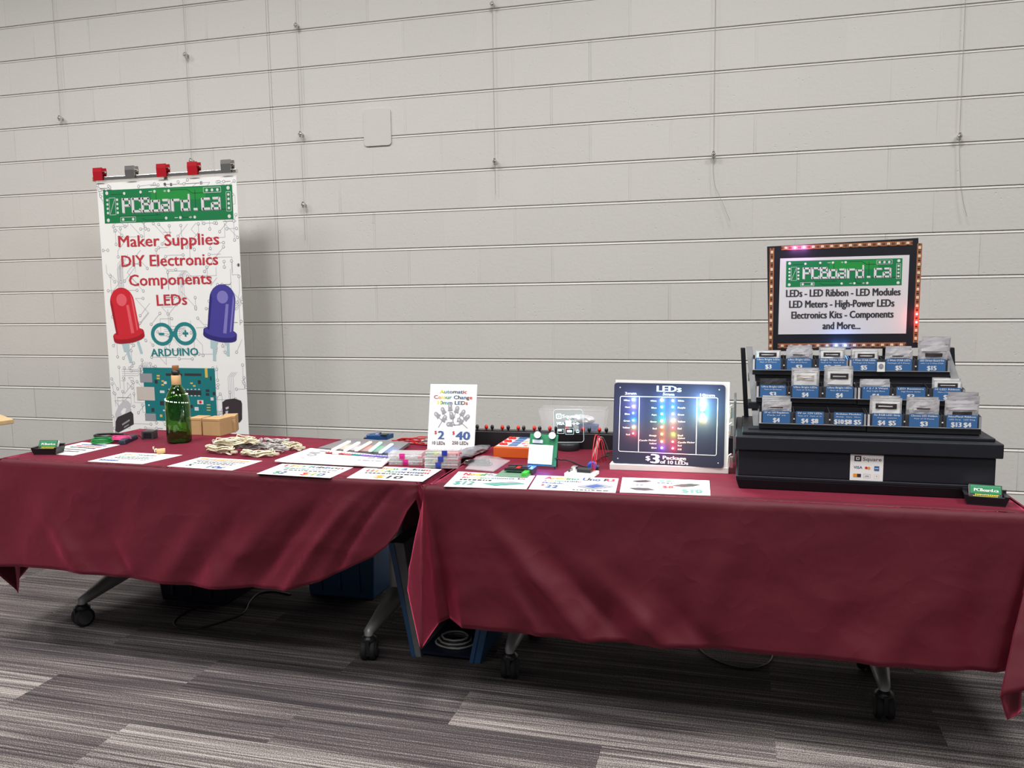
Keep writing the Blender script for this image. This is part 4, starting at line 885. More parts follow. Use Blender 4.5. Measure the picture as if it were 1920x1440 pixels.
# red and black jumper wires
mb = MB(); a = f2.p(.82, .6, .012)
for k, (dx, hz) in enumerate(((.0, .115), (.007, .108), (.012, .095))):
    e = T(1126+k*2, 868-k*2, TZ+.02); pts = []
    for i in range(17):
        s = i/16; p = a*(1-s)+e*s+V((dx, 0, hz*math.sin(PI*s)**.75)); pts.append(p)
    mb.tube(pts, .0016, M['rwire'], 6)
tag(mb.build('jumper_wires'), 'red jumper wires arching up beside the breadboard', 'wire')
mb = MB()
for k in range(3):
    e = T(1142-k*5, 850+k*4, TZ+.006); a2 = T(1110+k*4, 862, TZ+.012); mb.tube([a2*(1-s)+e*s+V((0, 0, .075*math.sin(PI*s))) for s in [i/14 for i in range(15)]], .0014, M['greyw'], 6)
tag(mb.build('jumper_wires'), 'grey jumper wires arching behind the red ones', 'wire')
mb = MB()
for k in range(6):
    a2 = T(1118+k*2, 866-k*2, TZ+.004); e = T(1152, 846+k*4.5, TZ+.004); mb.tube([a2, (a2+e)/2+V((0, .006*(k % 2), .012)), e], .0019, M['bwire'], 5)
mb.tube([T(1048, 862, TZ+.01), T(1062, 862, TZ+.01), T(1078, 868, TZ+.004), T(1092, 874, TZ+.004), T(1105, 876, TZ+.012)], .0026, M['bwire'], 6)
tag(mb.build('cable_cluster'), 'black cables running from the breadboard to behind the LED panel', 'cable')
p = T(1110, 882, TZ); t = thing('trimmer_potentiometer', 'blue potentiometer standing beside the white breadboard', 'component', p); mb = MB()
X = Matrix.Translation(p+V((0, 0, .012))) @ Matrix.Rotation(.3, 4, 'Z') @ Matrix.Rotation(PI/2, 4, 'X'); mb.lathe([(.004, -.003), (.014, 0), (.0165, .003), (.0165, .012), (.012, .014)], M['pot'], 18, X @ Matrix.Translation((0, .006, 0))); mb.build('body', t)
mb = MB(); mb.box((p.x-.02, p.y+.005, TZ), (p.x+.022, p.y+.035, TZ+.012), M['dark'], None); mb.box((p.x-.012, p.y+.012, TZ+.012), (p.x-.004, p.y+.022, TZ+.022), M['inky']); mb.box((p.x+.006, p.y+.012, TZ+.012), (p.x+.013, p.y+.02, TZ+.026), M['vorange']); mb.build('circuit_base', t)

# black power bar with binding posts
A, Z = T(880, 836, TZ), T(1385, 851, TZ); ztp = W(1010, 807, (A.y+Z.y)/2+.02).z; u = (Z-A); un = u.normalized(); w_ = V((-un.y, un.x, 0)); D = .04; h = ztp-TZ
t = thing('binding_post_bar', 'long black power bar with red and black posts at the back of the right table', 'power bar', (A+Z)/2); mb = MB()
q = [A, Z, Z+w_*D, A+w_*D]; mb.hexa(q, [p+V((0, 0, h)) for p in q], M['blackp'])
mb.hexa([A-w_*.001+V((0, 0, h-.006)), Z-w_*.001+V((0, 0, h-.006)), Z+w_*.0+V((0, 0, h-.006)), A+V((0, 0, h-.006))], [p+V((0, 0, .0012)) for p in (A-w_*.001+V((0, 0, h-.006)), Z-w_*.001+V((0, 0, h-.006)), Z+w_*.0+V((0, 0, h-.006)), A+V((0, 0, h-.006)))], M['silver2'])
mb.build('body', t)
reds = [912, 942, 972, 1002, 1031, 1062.6, 1093, 1124]; blks = [895, 923, 953, 982, 1012, 1042, 1073, 1105, 1137]
for xs, m_, nm in ((reds, M['vred'], 'red_post'), (blks, M['blackp'], 'black_post')):
    for x in xs:
        p = W(x, 806+(x-900)*.018, A.y+(Z.y-A.y)*((x-880)/505)+.02); p.z = ztp; mb = MB()
        mb.lathe([(.004, 0), (.004, .004), (.0075, .005), (.0075, .014), (.006, .016), (.003, .020)], m_, 10, Matrix.Translation(p)); mb.build(nm, t)
# orange tester case
A, Z = T(925, 858, TZ), T(1000, 861, TZ); zt = W(925, 838, A.y).z; bk = T(937, 815, zt); Fb = bk-V((A.x, A.y, zt)); Dp = abs(Fb.y)*.86
t = thing('parts_tester', 'orange case with red buttons and a blue printed label', 'tester', (A+Z)/2); mb = MB()
q = [A, Z, Z+V((0, Dp, 0)), A+V((0, Dp, 0))]; mb.hexa(q, [V((p.x, p.y, zt)) for p in q], M['orange']); mb.build('case', t, bevel=.003)
fr = Frame(V((A.x, A.y, zt+.0006)), V((Z.x, Z.y, zt+.0006)), V((A.x, A.y+Dp, zt+.0006))); mb = MB(); fr.rect(mb, .04, .05, .98, .95, M['inklight'], .0004)
for i in range(4): fr.rect(mb, .32, .12+.2*i, .54, .28+.2*i, M['blue'], .0008)
fr.rect(mb, .32, .86, .92, .93, M['blue'], .0008)
for i in range(4):
    for j in range(3): fr.rect(mb, .58+.12*j, .14+.19*i, .67+.12*j, .22+.19*i, [M['white'], M['ledr2'], M['inky']][(i+j) % 3], .0009)
mb.build('label', t)
for i in range(3):
    for j in range(2): p = fr.p(.13+.10*j, .2+.28*i, .0); mb = MB(); mb.lathe([(.008, 0), (.008, .006), (.005, .009)], M['vred'], 12, Matrix.Translation(p)); mb.build('button', t)
# breadboard demo unit on a slope
_y = T(989, 873, TZ+.012).y; F0 = Frame(W(989, 872, _y), W(1042, 875, _y+.004), W(1000, 813, _y+.045))
t = thing('breadboard_demo', 'sloping demo board with white breadboard, glowing blue row and two knobs', 'circuit board', F0.p(.5, 0)-V((0, 0, .02))); mb = MB(); F0.slab(mb, .004, M['pcb']); mb.build('circuit_board', t)
for a in (.05, .95):
    for b in (.05, .95): p0 = F0.p(a, b, -.005); mb = MB(); mb.tube([p0, V((p0.x, p0.y, TZ+.001))], .003, M['dark'], 6); mb.build('standoff', t)
F1 = Frame(F0.p(.02, .04, .009), F0.p(.86, .04, .009), F0.p(.02, .64, .009)); mb = MB(); F1.slab(mb, .008, M['bb'])
for i in range(12): F1.rect(mb, .08, .18+i*.06, .86, .185+i*.06, M['silver2'], .0004)
F1.rect(mb, .0, .92, 1, 1., M['white'], .0006); mb.build('breadboard', t)
mb = MB(); r = random.Random(2)
for i in range(11): a = .1+i*.065; mb.tube([F1.p(a, .2, .001), F1.p(a+.03, .4, .012), F1.p(a-.04+.1*r.random(), .82, .001)], .0011, M['white'], 4)
mb.build('jumper_wires', t)
gb = glow('blue row', (.10, .28, 1), 5); mb = MB()
for i in range(10): mb.lathe([(.0035, 0), (.0035, .005), (.0015, .008)], gb, 8, Matrix.Translation(F1.p(.05+.09*i, .1, .0)))
mb.build('blue_led_row', t)
for a in (.2, .5, .8):
    l = bpy.data.lights.new('led_light', 'POINT'); l.color = (.05, .2, 1); l.energy = .10; l.shadow_soft_size = .004; o = bpy.data.objects.new('led_light', l); COL.objects.link(o); o.location = F1.p(a, .06, .022)
for a in (.30, .82):
    p = F0.p(a, .93, 0); X = Matrix.Translation(p) @ F0.n.to_track_quat('Z', 'Y').to_matrix().to_4x4(); mb = MB(); mb.lathe([(.010, 0), (.010, .012), (.012, .013), (.012, .018), (.007, .019)], M['blackp'], 16, X)
    mb.lathe([(.0125, .0185), (.0125, .022)], M['white'], 16, X); mb.build('knob', t)
mb = MB(); q = [F0.p(.12, .70, .001), F0.p(.48, .70, .001), F0.p(.48, .80, .001), F0.p(.12, .80, .001)]; mb.hexa(q, [p+F0.n*.008 for p in q], M['silver']); mb.build('display_module', t)
mb = MB(); mb.tube([F0.p(.95, .25, .004), F0.p(1.05, .24, .004), T(1050, 862, TZ+.012)], .002, M['bwire'], 6); mb.build('power_lead', t)

# payment stand: clear etched plate on a black round base
yq = T(1066, 846, TZ).y; p = T(1066, 843, TZ); t = thing('payment_stand', 'clear etched plate glowing pale teal on a black round base', 'sign', p); mb = MB()
zb2 = W(1066, 830, p.y).z; mb.lathe([(.044, TZ-p.z), (.045, .004), (.045, zb2-p.z-.003), (.042, zb2-p.z)], M['blackp'], 32, Matrix.Translation(p)); mb.build('base', t)
F2 = Frame(W(1040, 829, p.y), W(1095, 829, p.y), W(1040, 768, p.y)); mb = MB(); F2.slab(mb, .004, M['acrylic'], None, .012)
ge = glow('etch', (.45, .85, .95), 1.15); gl2 = glow('rim', (.6, .9, 1), .55)
pts = [F2.inv(v) for v in mb.v[:20]]; F2.line(mb, pts+[pts[0]], .0012, gl2, .0008)
F2.line(mb, [(.10, .73), (.10, .86), (.26, .86), (.26, .73), (.10, .73)], .0035, ge, .001); F2.rect(mb, .155, .775, .205, .815, ge, .001); F2.text(mb, 'Square', .60, .75, .60, .10, ge, .001, .05)
F2.text(mb, 'VISA', .23, .53, .26, .09, ge, .001, .07); F2.rect(mb, .40, .48, .60, .66, glow('etch white', (.95, 1, 1), 1.3), .001)
for cx in (.68, .80): F2.disc(mb, cx, .57, .0052, ge, .001, 16, .0036)
F2.rect(mb, .62, .56, .88, .575, ge, .0012)
F2.line(mb, [(.12, .27), (.34, .27), (.34, .40), (.12, .40), (.12, .27)], .001, ge, .001); F2.rect(mb, .14, .34, .26, .39, ge, .001); F2.line(mb, [(.39, .24), (.66, .24), (.66, .43), (.39, .43), (.39, .24)], .001, ge, .001); F2.rect(mb, .44, .30, .61, .37, ge, .0012)
F2.disc(mb, .80, .335, .0065, ge, .001, 18, .0055); F2.disc(mb, .80, .36, .002, ge, .001, 10); F2.rect(mb, .755, .29, .845, .315, ge, .001)
mb.build('etched_plate', t)

# clear tub of bagged parts behind the bar
yb = -.99; q = [W(1022, 806, yb), W(1132, 806, yb)]; tl, tr = W(1012, 765, yb), W(1137, 757, yb); zt = tl.z
t = thing('clear_tub', 'clear plastic tub of bagged parts behind the power bar', 'tub', ((q[0].x+q[1].x)/2, yb, TZ)); Dt = .07; mb = MB(); k = .0015
b4 = [V((q[0].x+.01, yb-.02, TZ+.001)), V((q[1].x-.008, yb-.02, TZ+.001)), V((q[1].x-.008, yb+Dt-.01, TZ+.001)), V((q[0].x+.01, yb+Dt-.01, TZ+.001))]
t4 = [V((tl.x, yb-.03, zt)), V((tr.x, yb-.03, zt)), V((tr.x, yb+Dt, zt)), V((tl.x, yb+Dt, zt))]
cen = V((sum(v.x for v in b4)/4, sum(v.y for v in b4)/4, 0))
for i in range(4):
    j = (i+1) % 4; mb.poly([b4[i], b4[j], t4[j], t4[i]], M['film'])
mb.poly(b4, M['film']); mb.tube(t4, .0022, M['film'], 6, closed=True); mb.build('tub_body', t)
mb = MB(); c = cen.copy(); c.z = TZ
mb.box((c.x-.07, c.y-.02, TZ+.004), (c.x-.012, c.y+.02, TZ+.085), M['navy']); X = Matrix.Translation((c.x+.055, c.y, TZ+.055)) @ Matrix.Rotation(.1, 4, 'Y')
mb.box((-.038, -.02, -.05), (.038, .02, .030), M['inkblue'], X)
for i in range(6): mb.box((-.036, -.0205, -.045+i*.012), (.036, -.02, -.043+i*.012), M['cyanb'], X)
for i in range(5): mb.box((-.034+i*.015, -.021, -.048), (-.032+i*.015, -.0205, .03), M['cyanb'], X)
mb.build('stored_parts', t)
mb = MB(); r = random.Random(3)
X = Matrix.Translation((c.x+.02, c.y-.005, TZ+.105)) @ Matrix.Rotation(-.12, 4, 'Y')
def fp_(a, b): return X @ V(((a-.5)*.20, (b-.5)*.06, .012+.012*noise.noise(V((a*6, b*5, 3)))+.018*a))
blob(V((c.x-.035, c.y, TZ+.078)), V((c.x+.085, c.y, TZ+.090)), .026, .045, M['bag'], 5, 'b').build('foil_pouch', t)

# ------------------------------------------------------------------ LED price panel
yp = T(1250, 884, TZ).y
FP = Frame(W(1148, 868, yp-.004), W(1357, 878, yp-.004), W(1150, 717, yp+.035))
t = thing('led_price_panel', 'navy LEDs price panel with rows of lit coloured LEDs, on a white foam base', 'display', V((FP.p(.5, 0).x, yp, TZ)))
mb = MB(); FP.slab(mb, .004, M['panel'], None, .012)
def pz(x, y): return FP.px(x, y)
def ptx(s, xl, yl, xr, yr, hpx, m=None, b=.0):
    a0, b0 = pz(xl, yl); a1, b1 = pz(xr, yr); mb.text(s, FP.p(a0, b0, .0010), FP.p(a1, b1, .0010), hpx/151*FP.H, FP.n, m or M['white'], b)
ptx('LEDs', 1232, 734, 1277, 735, 11, b=.09); ptx('3mm', 1172, 740, 1193, 740, 5, b=.05); ptx('5mm', 1243, 741, 1264, 742, 5, b=.05); ptx('10mm', 1313, 743, 1340, 744, 5, b=.05)
ptx('$', 1211, 863, 1219, 863, 8, b=.08); ptx('3', 1221, 868, 1235, 869, 17, b=.12); ptx('Package', 1243, 861, 1286, 863, 6.5, b=.08); ptx('of 10 LEDs', 1238, 869, 1290, 872, 6.5, b=.08)
Q = [pz(x, y) for x, y in ((1165, 743), (1344, 746), (1346, 748), (1343, 852), (1341, 854), (1162, 846), (1160, 844), (1163, 745), (1165, 743))]
FP.line(mb, Q, .0022, M['white'], .0008); FP.line(mb, [pz(1199, 743), pz(1197, 847)], .0022, M['white'], .0008); FP.line(mb, [pz(1307, 745), pz(1305, 852)], .0022, M['white'], .0008)
def small(s, xr, y, right=True, w=None):
    w = w or len(s)*2.3; ptx(s, xr-w if right else xr, y+2, xr if right else xr+w, y+2, 3.0)
for i, s in enumerate(('White', 'Warm', 'Blue', 'Green', 'Yellow', 'Red')): small(s, 1181, 750+12.8*i)
for i, s in enumerate(('White', 'Blue', 'Aqua', 'Green', 'Red', 'Orange')): small(s, 1231, 751+13*i)
for i, s in enumerate(('White', 'Purple', 'Green', 'Yellow', 'Red', 'Dual')): small(s, 1271, 751+13*i, False)
small('Candle Flicker', 1231, 825); small('Yellow', 1231, 831); small('Blue', 1231, 839); small('Colour', 1271, 821, False); small('Candle Flicker', 1271, 829, False); small('Red', 1271, 835, False); small('RGB', 1271, 842, False)
for a, b in ((.055, .94), (.945, .94), (.05, .06), (.95, .06)): FP.disc(mb, a, b, .0022, M['silver'], .001, 10)
mb.build('panel_face', t)
FB = Frame(FP.p(.01, .0, -.0042), FP.p(1.035, .0, -.0042), FP.p(.01, 1.035, -.0042)); mb = MB(); FB.slab(mb, .012, M['foam']); mb.build('foam_backing', t)
A, Z = T(1143, 881, TZ), T(1366, 889, TZ); zt = W(1143, 869.5, A.y).z; mb = MB(); q = [A, Z, Z+V((0, .05, 0)), A+V((0, .05, 0))]; mb.hexa(q, [V((p.x, p.y, zt)) for p in q], M['foam']); mb.build('foam_base', t, bevel=.002)
cols = {'wb': (.35, .55, 1), 'w': (.7, .9, 1), 'pk': (.8, .6, 1), 'cy': (.02, .65, 1), 'b': (.12, .28, 1), 'gr': (.03, 1, .5), 'ye': (1, .8, .35), 're': (1, .04, .08), 'or': (1, .28, .03), 'vi': (.3, .12, 1), 'yg': (.7, .9, .05)}
leds = [(1187, [749, 762, 774.5, 788, 801, 813], ['wb', 'pk', 'b', 'cy', 'ye', 're'], .0028), (1240.7, [750, 763, 776, 789, 801, 814, 828, 840], ['wb', 'cy', 'cy', 'gr', 'or', 'or', 'or', 'vi'], .0034),
        (1261.5, [751, 763, 776, 789, 802, 815, 828.5, 841], ['wb', 'cy', 'wb', 'ye', 're', 'yg', 're', 're'], .0034), (1317.5, [750, 759, 768, 777, 787], ['wb', 'w', 'cy', 'gr', 'ye'], .0065)]
big = {(1240.7, 750), (1240.7, 789), (1261.5, 789), (1187, 749)}
for x, ys, cs, r0 in leds:
    for y, c in zip(ys, cs):
        a, b = pz(x, y); p = FP.p(a, b, 0); X = Matrix.Translation(p) @ FP.n.to_track_quat('Z', 'Y').to_matrix().to_4x4(); mb = MB(); r = r0*(1.35 if (x, y) in big else (.6 if (x, y) in {(1261.5, 802), (1261.5, 815)} else 1.))
        mb.lathe([(r*1.15, 0), (r*1.15, .001), (r, .0012), (r, r*1.2), (r*.75, r*1.75), (r*.3, r*2.05)], glow('led '+c, cols[c], 6 if r0 < .004 else 12), 12, X); mb.build('lit_led', t)
        l = bpy.data.lights.new('led_light', 'POINT'); l.color = cols[c]; l.energy = (.13 if r0 < .004 else .46)*(1.6 if (x, y) in big else 1); l.shadow_soft_size = .004
        o = bpy.data.objects.new('led_light', l); COL.objects.link(o); o.location = p+FP.n*(.022 if r0 < .004 else .036)

# ------------------------------------------------------------------ black display case with stepped trays
yc = -1.645
case = thing('display_case', 'large black wooden case with a payment sticker, carrying the stepped trays', 'case', (.365, -1.43, TZ)); B1 = -1.24
def cb(name, x0, y0, z0, x1, y1, z1, m, bev=.003): mb = MB(); mb.box((x0, y0, z0), (x1, y1, z1), m); return mb.build(name, case, bevel=bev)
mb = MB(); mb.hexa([(.004, yc+.002, TZ+.001), (.722, yc+.002, TZ+.001), (.722, B1, TZ+.001), (.004, B1, TZ+.001)], [(-.006, yc-.006, .778), (.736, yc-.006, .778), (.736, B1, .778), (-.006, B1, .778)], M['black'])
mb.box((-.006, yc-.006, .778), (.736, B1, .788), M['black']); mb.build('base_tray', case, bevel=.002)
cb('body', .0, yc, .788, .731, B1, .870, M['black']); cb('lid', -.008, yc-.008, .8705, .748, B1+.004, .914, M['black'])
cb('side_board', -.016, -1.50, .80, -.0085, -1.26, 1.005, M['greyframe'], .001)
FS = Frame(W(1593, 900, yc-.0012), W(1655, 903, yc-.0012), W(1595, 851.5, yc-.0012)); mb = MB(); FS.slab(mb, .0008, M['paper'])
FS.rect(mb, .12, .74, .33, .95, M['ink'], .0003); FS.rect(mb, .17, .79, .28, .90, M['paper'], .0005); FS.rect(mb, .20, .82, .25, .87, M['ink'], .0007); FS.text(mb, 'Square', .66, .77, .56, .13, M['ink'], .0004)
FS.text(mb, 'VISA', .24, .46, .26, .10, M['inkblue'], .0004, .04); FS.disc(mb, .49, .50, .0040, M['vred'], .0004, 16); FS.disc(mb, .57, .50, .0040, M['vorange'], .0006, 16)
FS.rect(mb, .73, .40, .88, .58, M['blue'], .0004); FS.rect(mb, .75, .48, .86, .50, M['paper'], .0006); FS.rect(mb, .10, .13, .22, .26, M['vorange'], .0004); FS.rect(mb, .22, .13, .34, .26, M['ink'], .0004)
FS.line(mb, [(.42, .12), (.62, .12), (.62, .26), (.42, .26), (.42, .12)], .0006, M['inkgrey'], .0004); FS.rect(mb, .46, .17, .58, .20, M['inkgrey'], .0004); FS.line(mb, [(.74, .10), (.88, .10), (.88, .26), (.74, .26), (.74, .10)], .0005, M['inklight'], .0004); FS.disc(mb, .81, .19, .0014, M['inkgr'], .0005, 8)
s_ = FS and mb.build('payment_sticker', case); s_['label'] = 'white sticker with payment logos'
for z0, y0 in ((.955, -1.42), (.90, -1.46), (.80, -1.5)):
    mb = MB(); mb.box((-.026, y0-.012, z0-.018), (-.016, y0+.012, z0+.018), M['chrome']); mb.tube([(-.030, y0, z0-.022), (-.030, y0, z0+.020), (-.022, y0+.004, z0+.026)], .0035, M['chrome'], 6); mb.build('latch', case)
for i, (x, y) in enumerate(((1597, 782), (1470, 771))): pass

st = thing('tray_stand', 'black stepped stand holding three rows of trays on the case', 'stand', (.35, -1.4, .914))
mb = MB(); mb.box((.012, -1.615, .9145), (.735, -1.27, .924), M['black']); mb.build('base_plate', st, bevel=.002)
def bar(name, A, Z, wx, wy, m):
    mb = MB(); A, Z = V(A), V(Z); q = lambda p: [p+V((-wx, -wy, 0)), p+V((wx, -wy, 0)), p+V((wx, wy, 0)), p+V((-wx, wy, 0))]; mb.hexa(q(A), q(Z), m); return mb.build(name, st, bevel=.001)
L1, L0 = W(1405, 650, -1.30), W(1418, 806, -1.50); R1, R0 = W(1770, 652, -1.30), V((.700, -1.50, .924))
bar('front_leg', (L0.x, -1.50, .924), L1, .010, .012, M['greyframe']); bar('rear_leg', (W(1399, 800, -1.29).x, -1.285, .924), (W(1393, 650, -1.285).x, -1.285, W(1393, 652, -1.285).z), .008, .010, M['black'])
bar('front_leg', R0, R1, .012, .012, M['greyframe']); bar('rear_leg', (.690, -1.285, .924), (.672, -1.285, R1.z), .014, .012, M['black'])
rows = [(-1.385, 696, [(1417, 1464), (1475, 1521), (1535, 1586), (1596, 1643), (1660, 1709), (1721, 1772)], 1411, 1590, 1592, 1781),
        (-1.48, 748, [(1425, 1473), (1485, 1534), (1548, 1599), (1616, 1667), (1680, 1734), (1749, 1801)], 1418, 1606, 1608, 1809),
        (-1.575, 797, [(1430, 1481), (1492, 1544), (1563, 1617), (1635, 1690), (1704, 1760), (1774, 1832)], 1423, 1624, 1626, 1840)]
info = [[('Ultra Bright LEDs', 'Pack of 10 Pieces', ['$3']), ('Ultra Bright LEDs', 'Pack of 10 Pieces', ['$3']), ('Bright White LEDs', 'Pack of 10   Pack of 25', ['$3', '$7']), ('1 Watt STAR LEDs', 'Package of 2 Pieces', ['$5']), ('3 Watt STAR LEDs', 'Package of 2 Pieces', ['$5']), ('LED Driver Board Kit', 'with 1 or 3 Watt STAR', ['$15'])],
        [('Ultra Bright LEDs', 'Pack of 10 Pieces', ['$3']), ('Ultra Bright LEDs', 'Pack of 10 Pieces', ['$4']), ('Ultra Bright LEDs', 'Pack of 10 Pieces', ['$4']), ('1 / 2 / 3 Watt', 'Star Light Base', ['$4']), ('LED Resistors', 'High Power Series', ['$3']), ('10 LED Ribbon', 'Make a Connection', ['$3'])],
        [('5V or 12V Regulators', 'Pack of 10', ['$4']), ('5V or 12V LEDs', 'Pack of 5   Pack of 10', ['$4', '$8']), ('Arduino Modules', 'Module   Nano   Micro', ['$10', '$8', '$5']), ('5x RGB LED Strip', '10 pieces  Common', ['$4', '$5']), ('Chrome LED Holders', 'Pack of 10 Pieces', ['$3']), ('NeoPixel Ribbon', 'LED Strip   LED Ring', ['$13', '$4'])]]
fill = [[('w', 1), ('c', 3), ('w', 2), ('w', 2), ('c', 3), ('f', 3)], [('d', 1), ('p', 3), ('w', 3), ('c', 2), ('c', 0), ('w', 2)], [('c', 4), ('c', 0), ('c', 0), ('w', 3), ('c', 3), ('f', 4)]]
hi = [[.026, .030, .028, .024, .028, .062], [.022, .045, .052, .015, .0, .022], [.030, 0, 0, .040, .038, .046]]
rowname = ['top', 'middle', 'bottom']; colname = ['first', 'second', 'third', 'fourth', 'fifth', 'sixth']
rnd = random.Random(21)
def packet(kind, c, wd, h, yaw, lean, label, grp):
    """a bag of parts standing on its edge"""
    X = Matrix.Translation(c) @ Matrix.Rotation(yaw, 4, 'Z') @ Matrix.Rotation(-lean, 4, 'X'); mb = MB(); sd = rnd.random()*50
    mm = {'w': M['bag'], 'c': M['bag'], 'd': M['dark'], 'p': M['bag'], 'f': M['bag']}[kind]
    def f(a, b, s=1):
        e = math.sin(PI*min(1, max(0, a)))*math.sin(PI*min(1, b*.9+.05)); return X @ V(((a-.5)*wd, -s*(.0006+.0042*e**.7)+.002*noise.noise(V((a*5+sd, b*5, 2))), b*h))
    mb.grid(lambda a, b: f(a, b, 1), 8, 8, mm, False); mb.grid(lambda a, b: f(a, b, -1), 8, 8, mm, False, True)
    def patch(a0, b0, a1, b1, m, k):
        mb.grid(lambda u, v: f(a0+(a1-a0)*u, b0+(b1-b0)*v)+(X.to_3x3() @ V((0, -k, 0))), 3, 2, m, False)
    if kind in 'wp':
        patch(.06, .55, .94, .96, M['paper'], .0016); patch(.16, .72, .84, .90, M['inkbrown'] if kind == 'w' else M['inkbeige'], .0022); patch(.25, .79, .75, .83, M['silver'], .0027)
    elif kind == 'c': patch(.15, .70, .85, .86, M['inklight'], .0016); patch(.25, .75, .7, .79, M['inkbrown'], .0022)
    elif kind == 'f': patch(.05, .80, .95, .97, M['inklight'], .0016); patch(.2, .62, .8, .74, M['inkbrown'], .0018)
    return tag(mb.build('parts_packet'), label, 'packet', grp)
for ri, (Y, yb_, labs, xa0, xa1, xb0, xb1) in enumerate(rows):
    zb_ = W(1500, yb_-2, Y).z; hl = .041
    for ui, (xL, xR) in enumerate(((xa0, xa1), (xb0, xb1))):
        A = W(xL, yb_, Y).x; Z = W(xR, yb_, Y).x; D = .082; z0 = zb_-.016-(.002*ui); t = thing('parts_tray', '%s black three-compartment tray with blue labels in the %s row' % (('left', 'right')[ui], rowname[ri]), 'tray', ((A+Z)/2, Y+D/2, z0), 'stepped parts trays')
        mb = MB(); m = M['blackp']
        mb.box((A, Y, z0), (Z, Y+D, z0+.004), m); mb.box((A, Y, z0+.004), (Z, Y+.003, zb_), m); mb.box((A, Y+D-.003, z0+.004), (Z, Y+D, zb_+.044), m)
        n_ = [A, A+(Z-A)/3, A+2*(Z-A)/3, Z]
        for j, x in enumerate(n_):
            x0 = x if j < 3 else x-.003; x0 = x0 if j == 0 else x0-.0015*(j < 3)
            mb.add([(x0, Y, zb_), (x0+.003, Y, zb_), (x0+.003, Y+D-.003, zb_), (x0, Y+D-.003, zb_), (x0, Y, zb_+.036), (x0+.003, Y, zb_+.036), (x0+.003, Y+D-.003, zb_+.046), (x0, Y+D-.003, zb_+.046)], [(3, 2, 1, 0), (4, 5, 6, 7), (0, 1, 5, 4), (1, 2, 6, 5), (2, 3, 7, 6), (3, 0, 4, 7)], m)
            mb.box((x0, Y+.001, z0+.004), (x0+.003, Y+D-.003, zb_), m)
        mb.build('tray_body', t)
        mb = MB(); mb.box((A+.003, Y+.001, zb_), (Z-.003, Y+.0022, zb_+.038), M['dark'])
        for x in n_[1:3]: mb.box((x-.002, Y-.0002, zb_+.014), (x+.002, Y+.001, zb_+.018), M['white'])
        mb.box((A-.001, Y-.003, zb_-.001), (Z+.001, Y, zb_+.0008), M['silver2']); mb.box((A+.0005, Y-.0012, zb_), (A+.007, Y-.0002, zb_+.036), M['inklight']); mb.box((Z-.007, Y-.0012, zb_), (Z-.0005, Y-.0002, zb_+.036), M['inkgrey'])
        mb.build('clear_front', t)
        for k in range(3):
            ci = ui*3+k; x0, x1 = labs[ci]; xw0, xw1 = W(x0, yb_, Y).x, W(x1, yb_, Y).x
            FL_ = Frame((xw0, Y-.0030, zb_+.001), (xw1, Y-.0030, zb_+.001), (xw0, Y-.0030, zb_+hl)); mb = MB(); FL_.slab(mb, .0008, M['blue'])
            a, b, pr = info[ri][ci]; FL_.text(mb, a, .5, .80, .88, .14, M['white'], .0004, .03); FL_.text(mb, b, .5, .60, .66 if len(b) < 19 else .84, .09, M['white'], .0004)
            for j, p_ in enumerate(pr): cx = .5+(j-(len(pr)-1)/2)*(.36 if len(pr) == 2 else .32); FL_.text(mb, p_, cx, .08, .09*len(p_)+.05, .36, M['white'], .0004, .10)
            mb.build('price_label', t)
            kd, n = fill[ri][ci]; xc = (n_[k]+n_[k+1])/2
            for j in range(n):
                w_ = (Z-A)/3-.012; hgt = hl+hi[ri][ci]-.006*j+.012*(j/max(1, n)) if kd != 'f' else hl+hi[ri][ci]*(.72+.28*j/n)
                yy_ = Y+.012+j*.017
                packet(kd, V((xc+rnd.uniform(-.003, .003)+(.01 if kd == 'f' and j > 1 else 0), yy_, z0+.006)), w_*rnd.uniform(.86, .97), (zb_-z0)+hgt-.006+j*.008, rnd.uniform(-.07, .07), -.10-.03*j,
                       '%s parts packets sticking up from the %s compartment of the %s tray row' % ({'w': 'silvery, paper-labelled', 'c': 'crinkled silvery', 'd': 'low dark', 'p': 'silvery, cream-labelled', 'f': 'tall foil'}[kd], colname[ci], rowname[ri]) if n > 1 else '%s parts packet alone in the %s compartment of the %s tray row' % ({'w': 'silvery, paper-labelled', 'd': 'low dark'}[kd], colname[ci], rowname[ri]),
                       'parts packets in the trays')
    xs0 = min(L0.x, .03); mb = MB(); mb.box((.03, Y+.004, z0-.009), (.672+.03*ri/2, Y+.10, z0-.0015), M['black']); mb.box((.03, Y+.004, z0-.022), (.672+.03*ri/2, Y+.012, z0-.009), M['black']); mb.build('shelf', st)

# loose chip card in front of the top row
c0 = W(1652, 686, -1.392); mb = MB(); mb.box((c0.x-.012, -1.392, W(1652, 697, -1.392).z), (c0.x+.012, -1.391, W(1652, 679, -1.392).z), M['paper']); mb.lathe([(.0075, 0), (.0075, .0012)], M['inkgrey'], 14, Matrix.Translation((c0.x, -1.3922, c0.z)) @ Matrix.Rotation(PI/2, 4, 'X'))
tag(mb.build('sample_card'), 'small white card with a grey round chip on the top tray row', 'card')

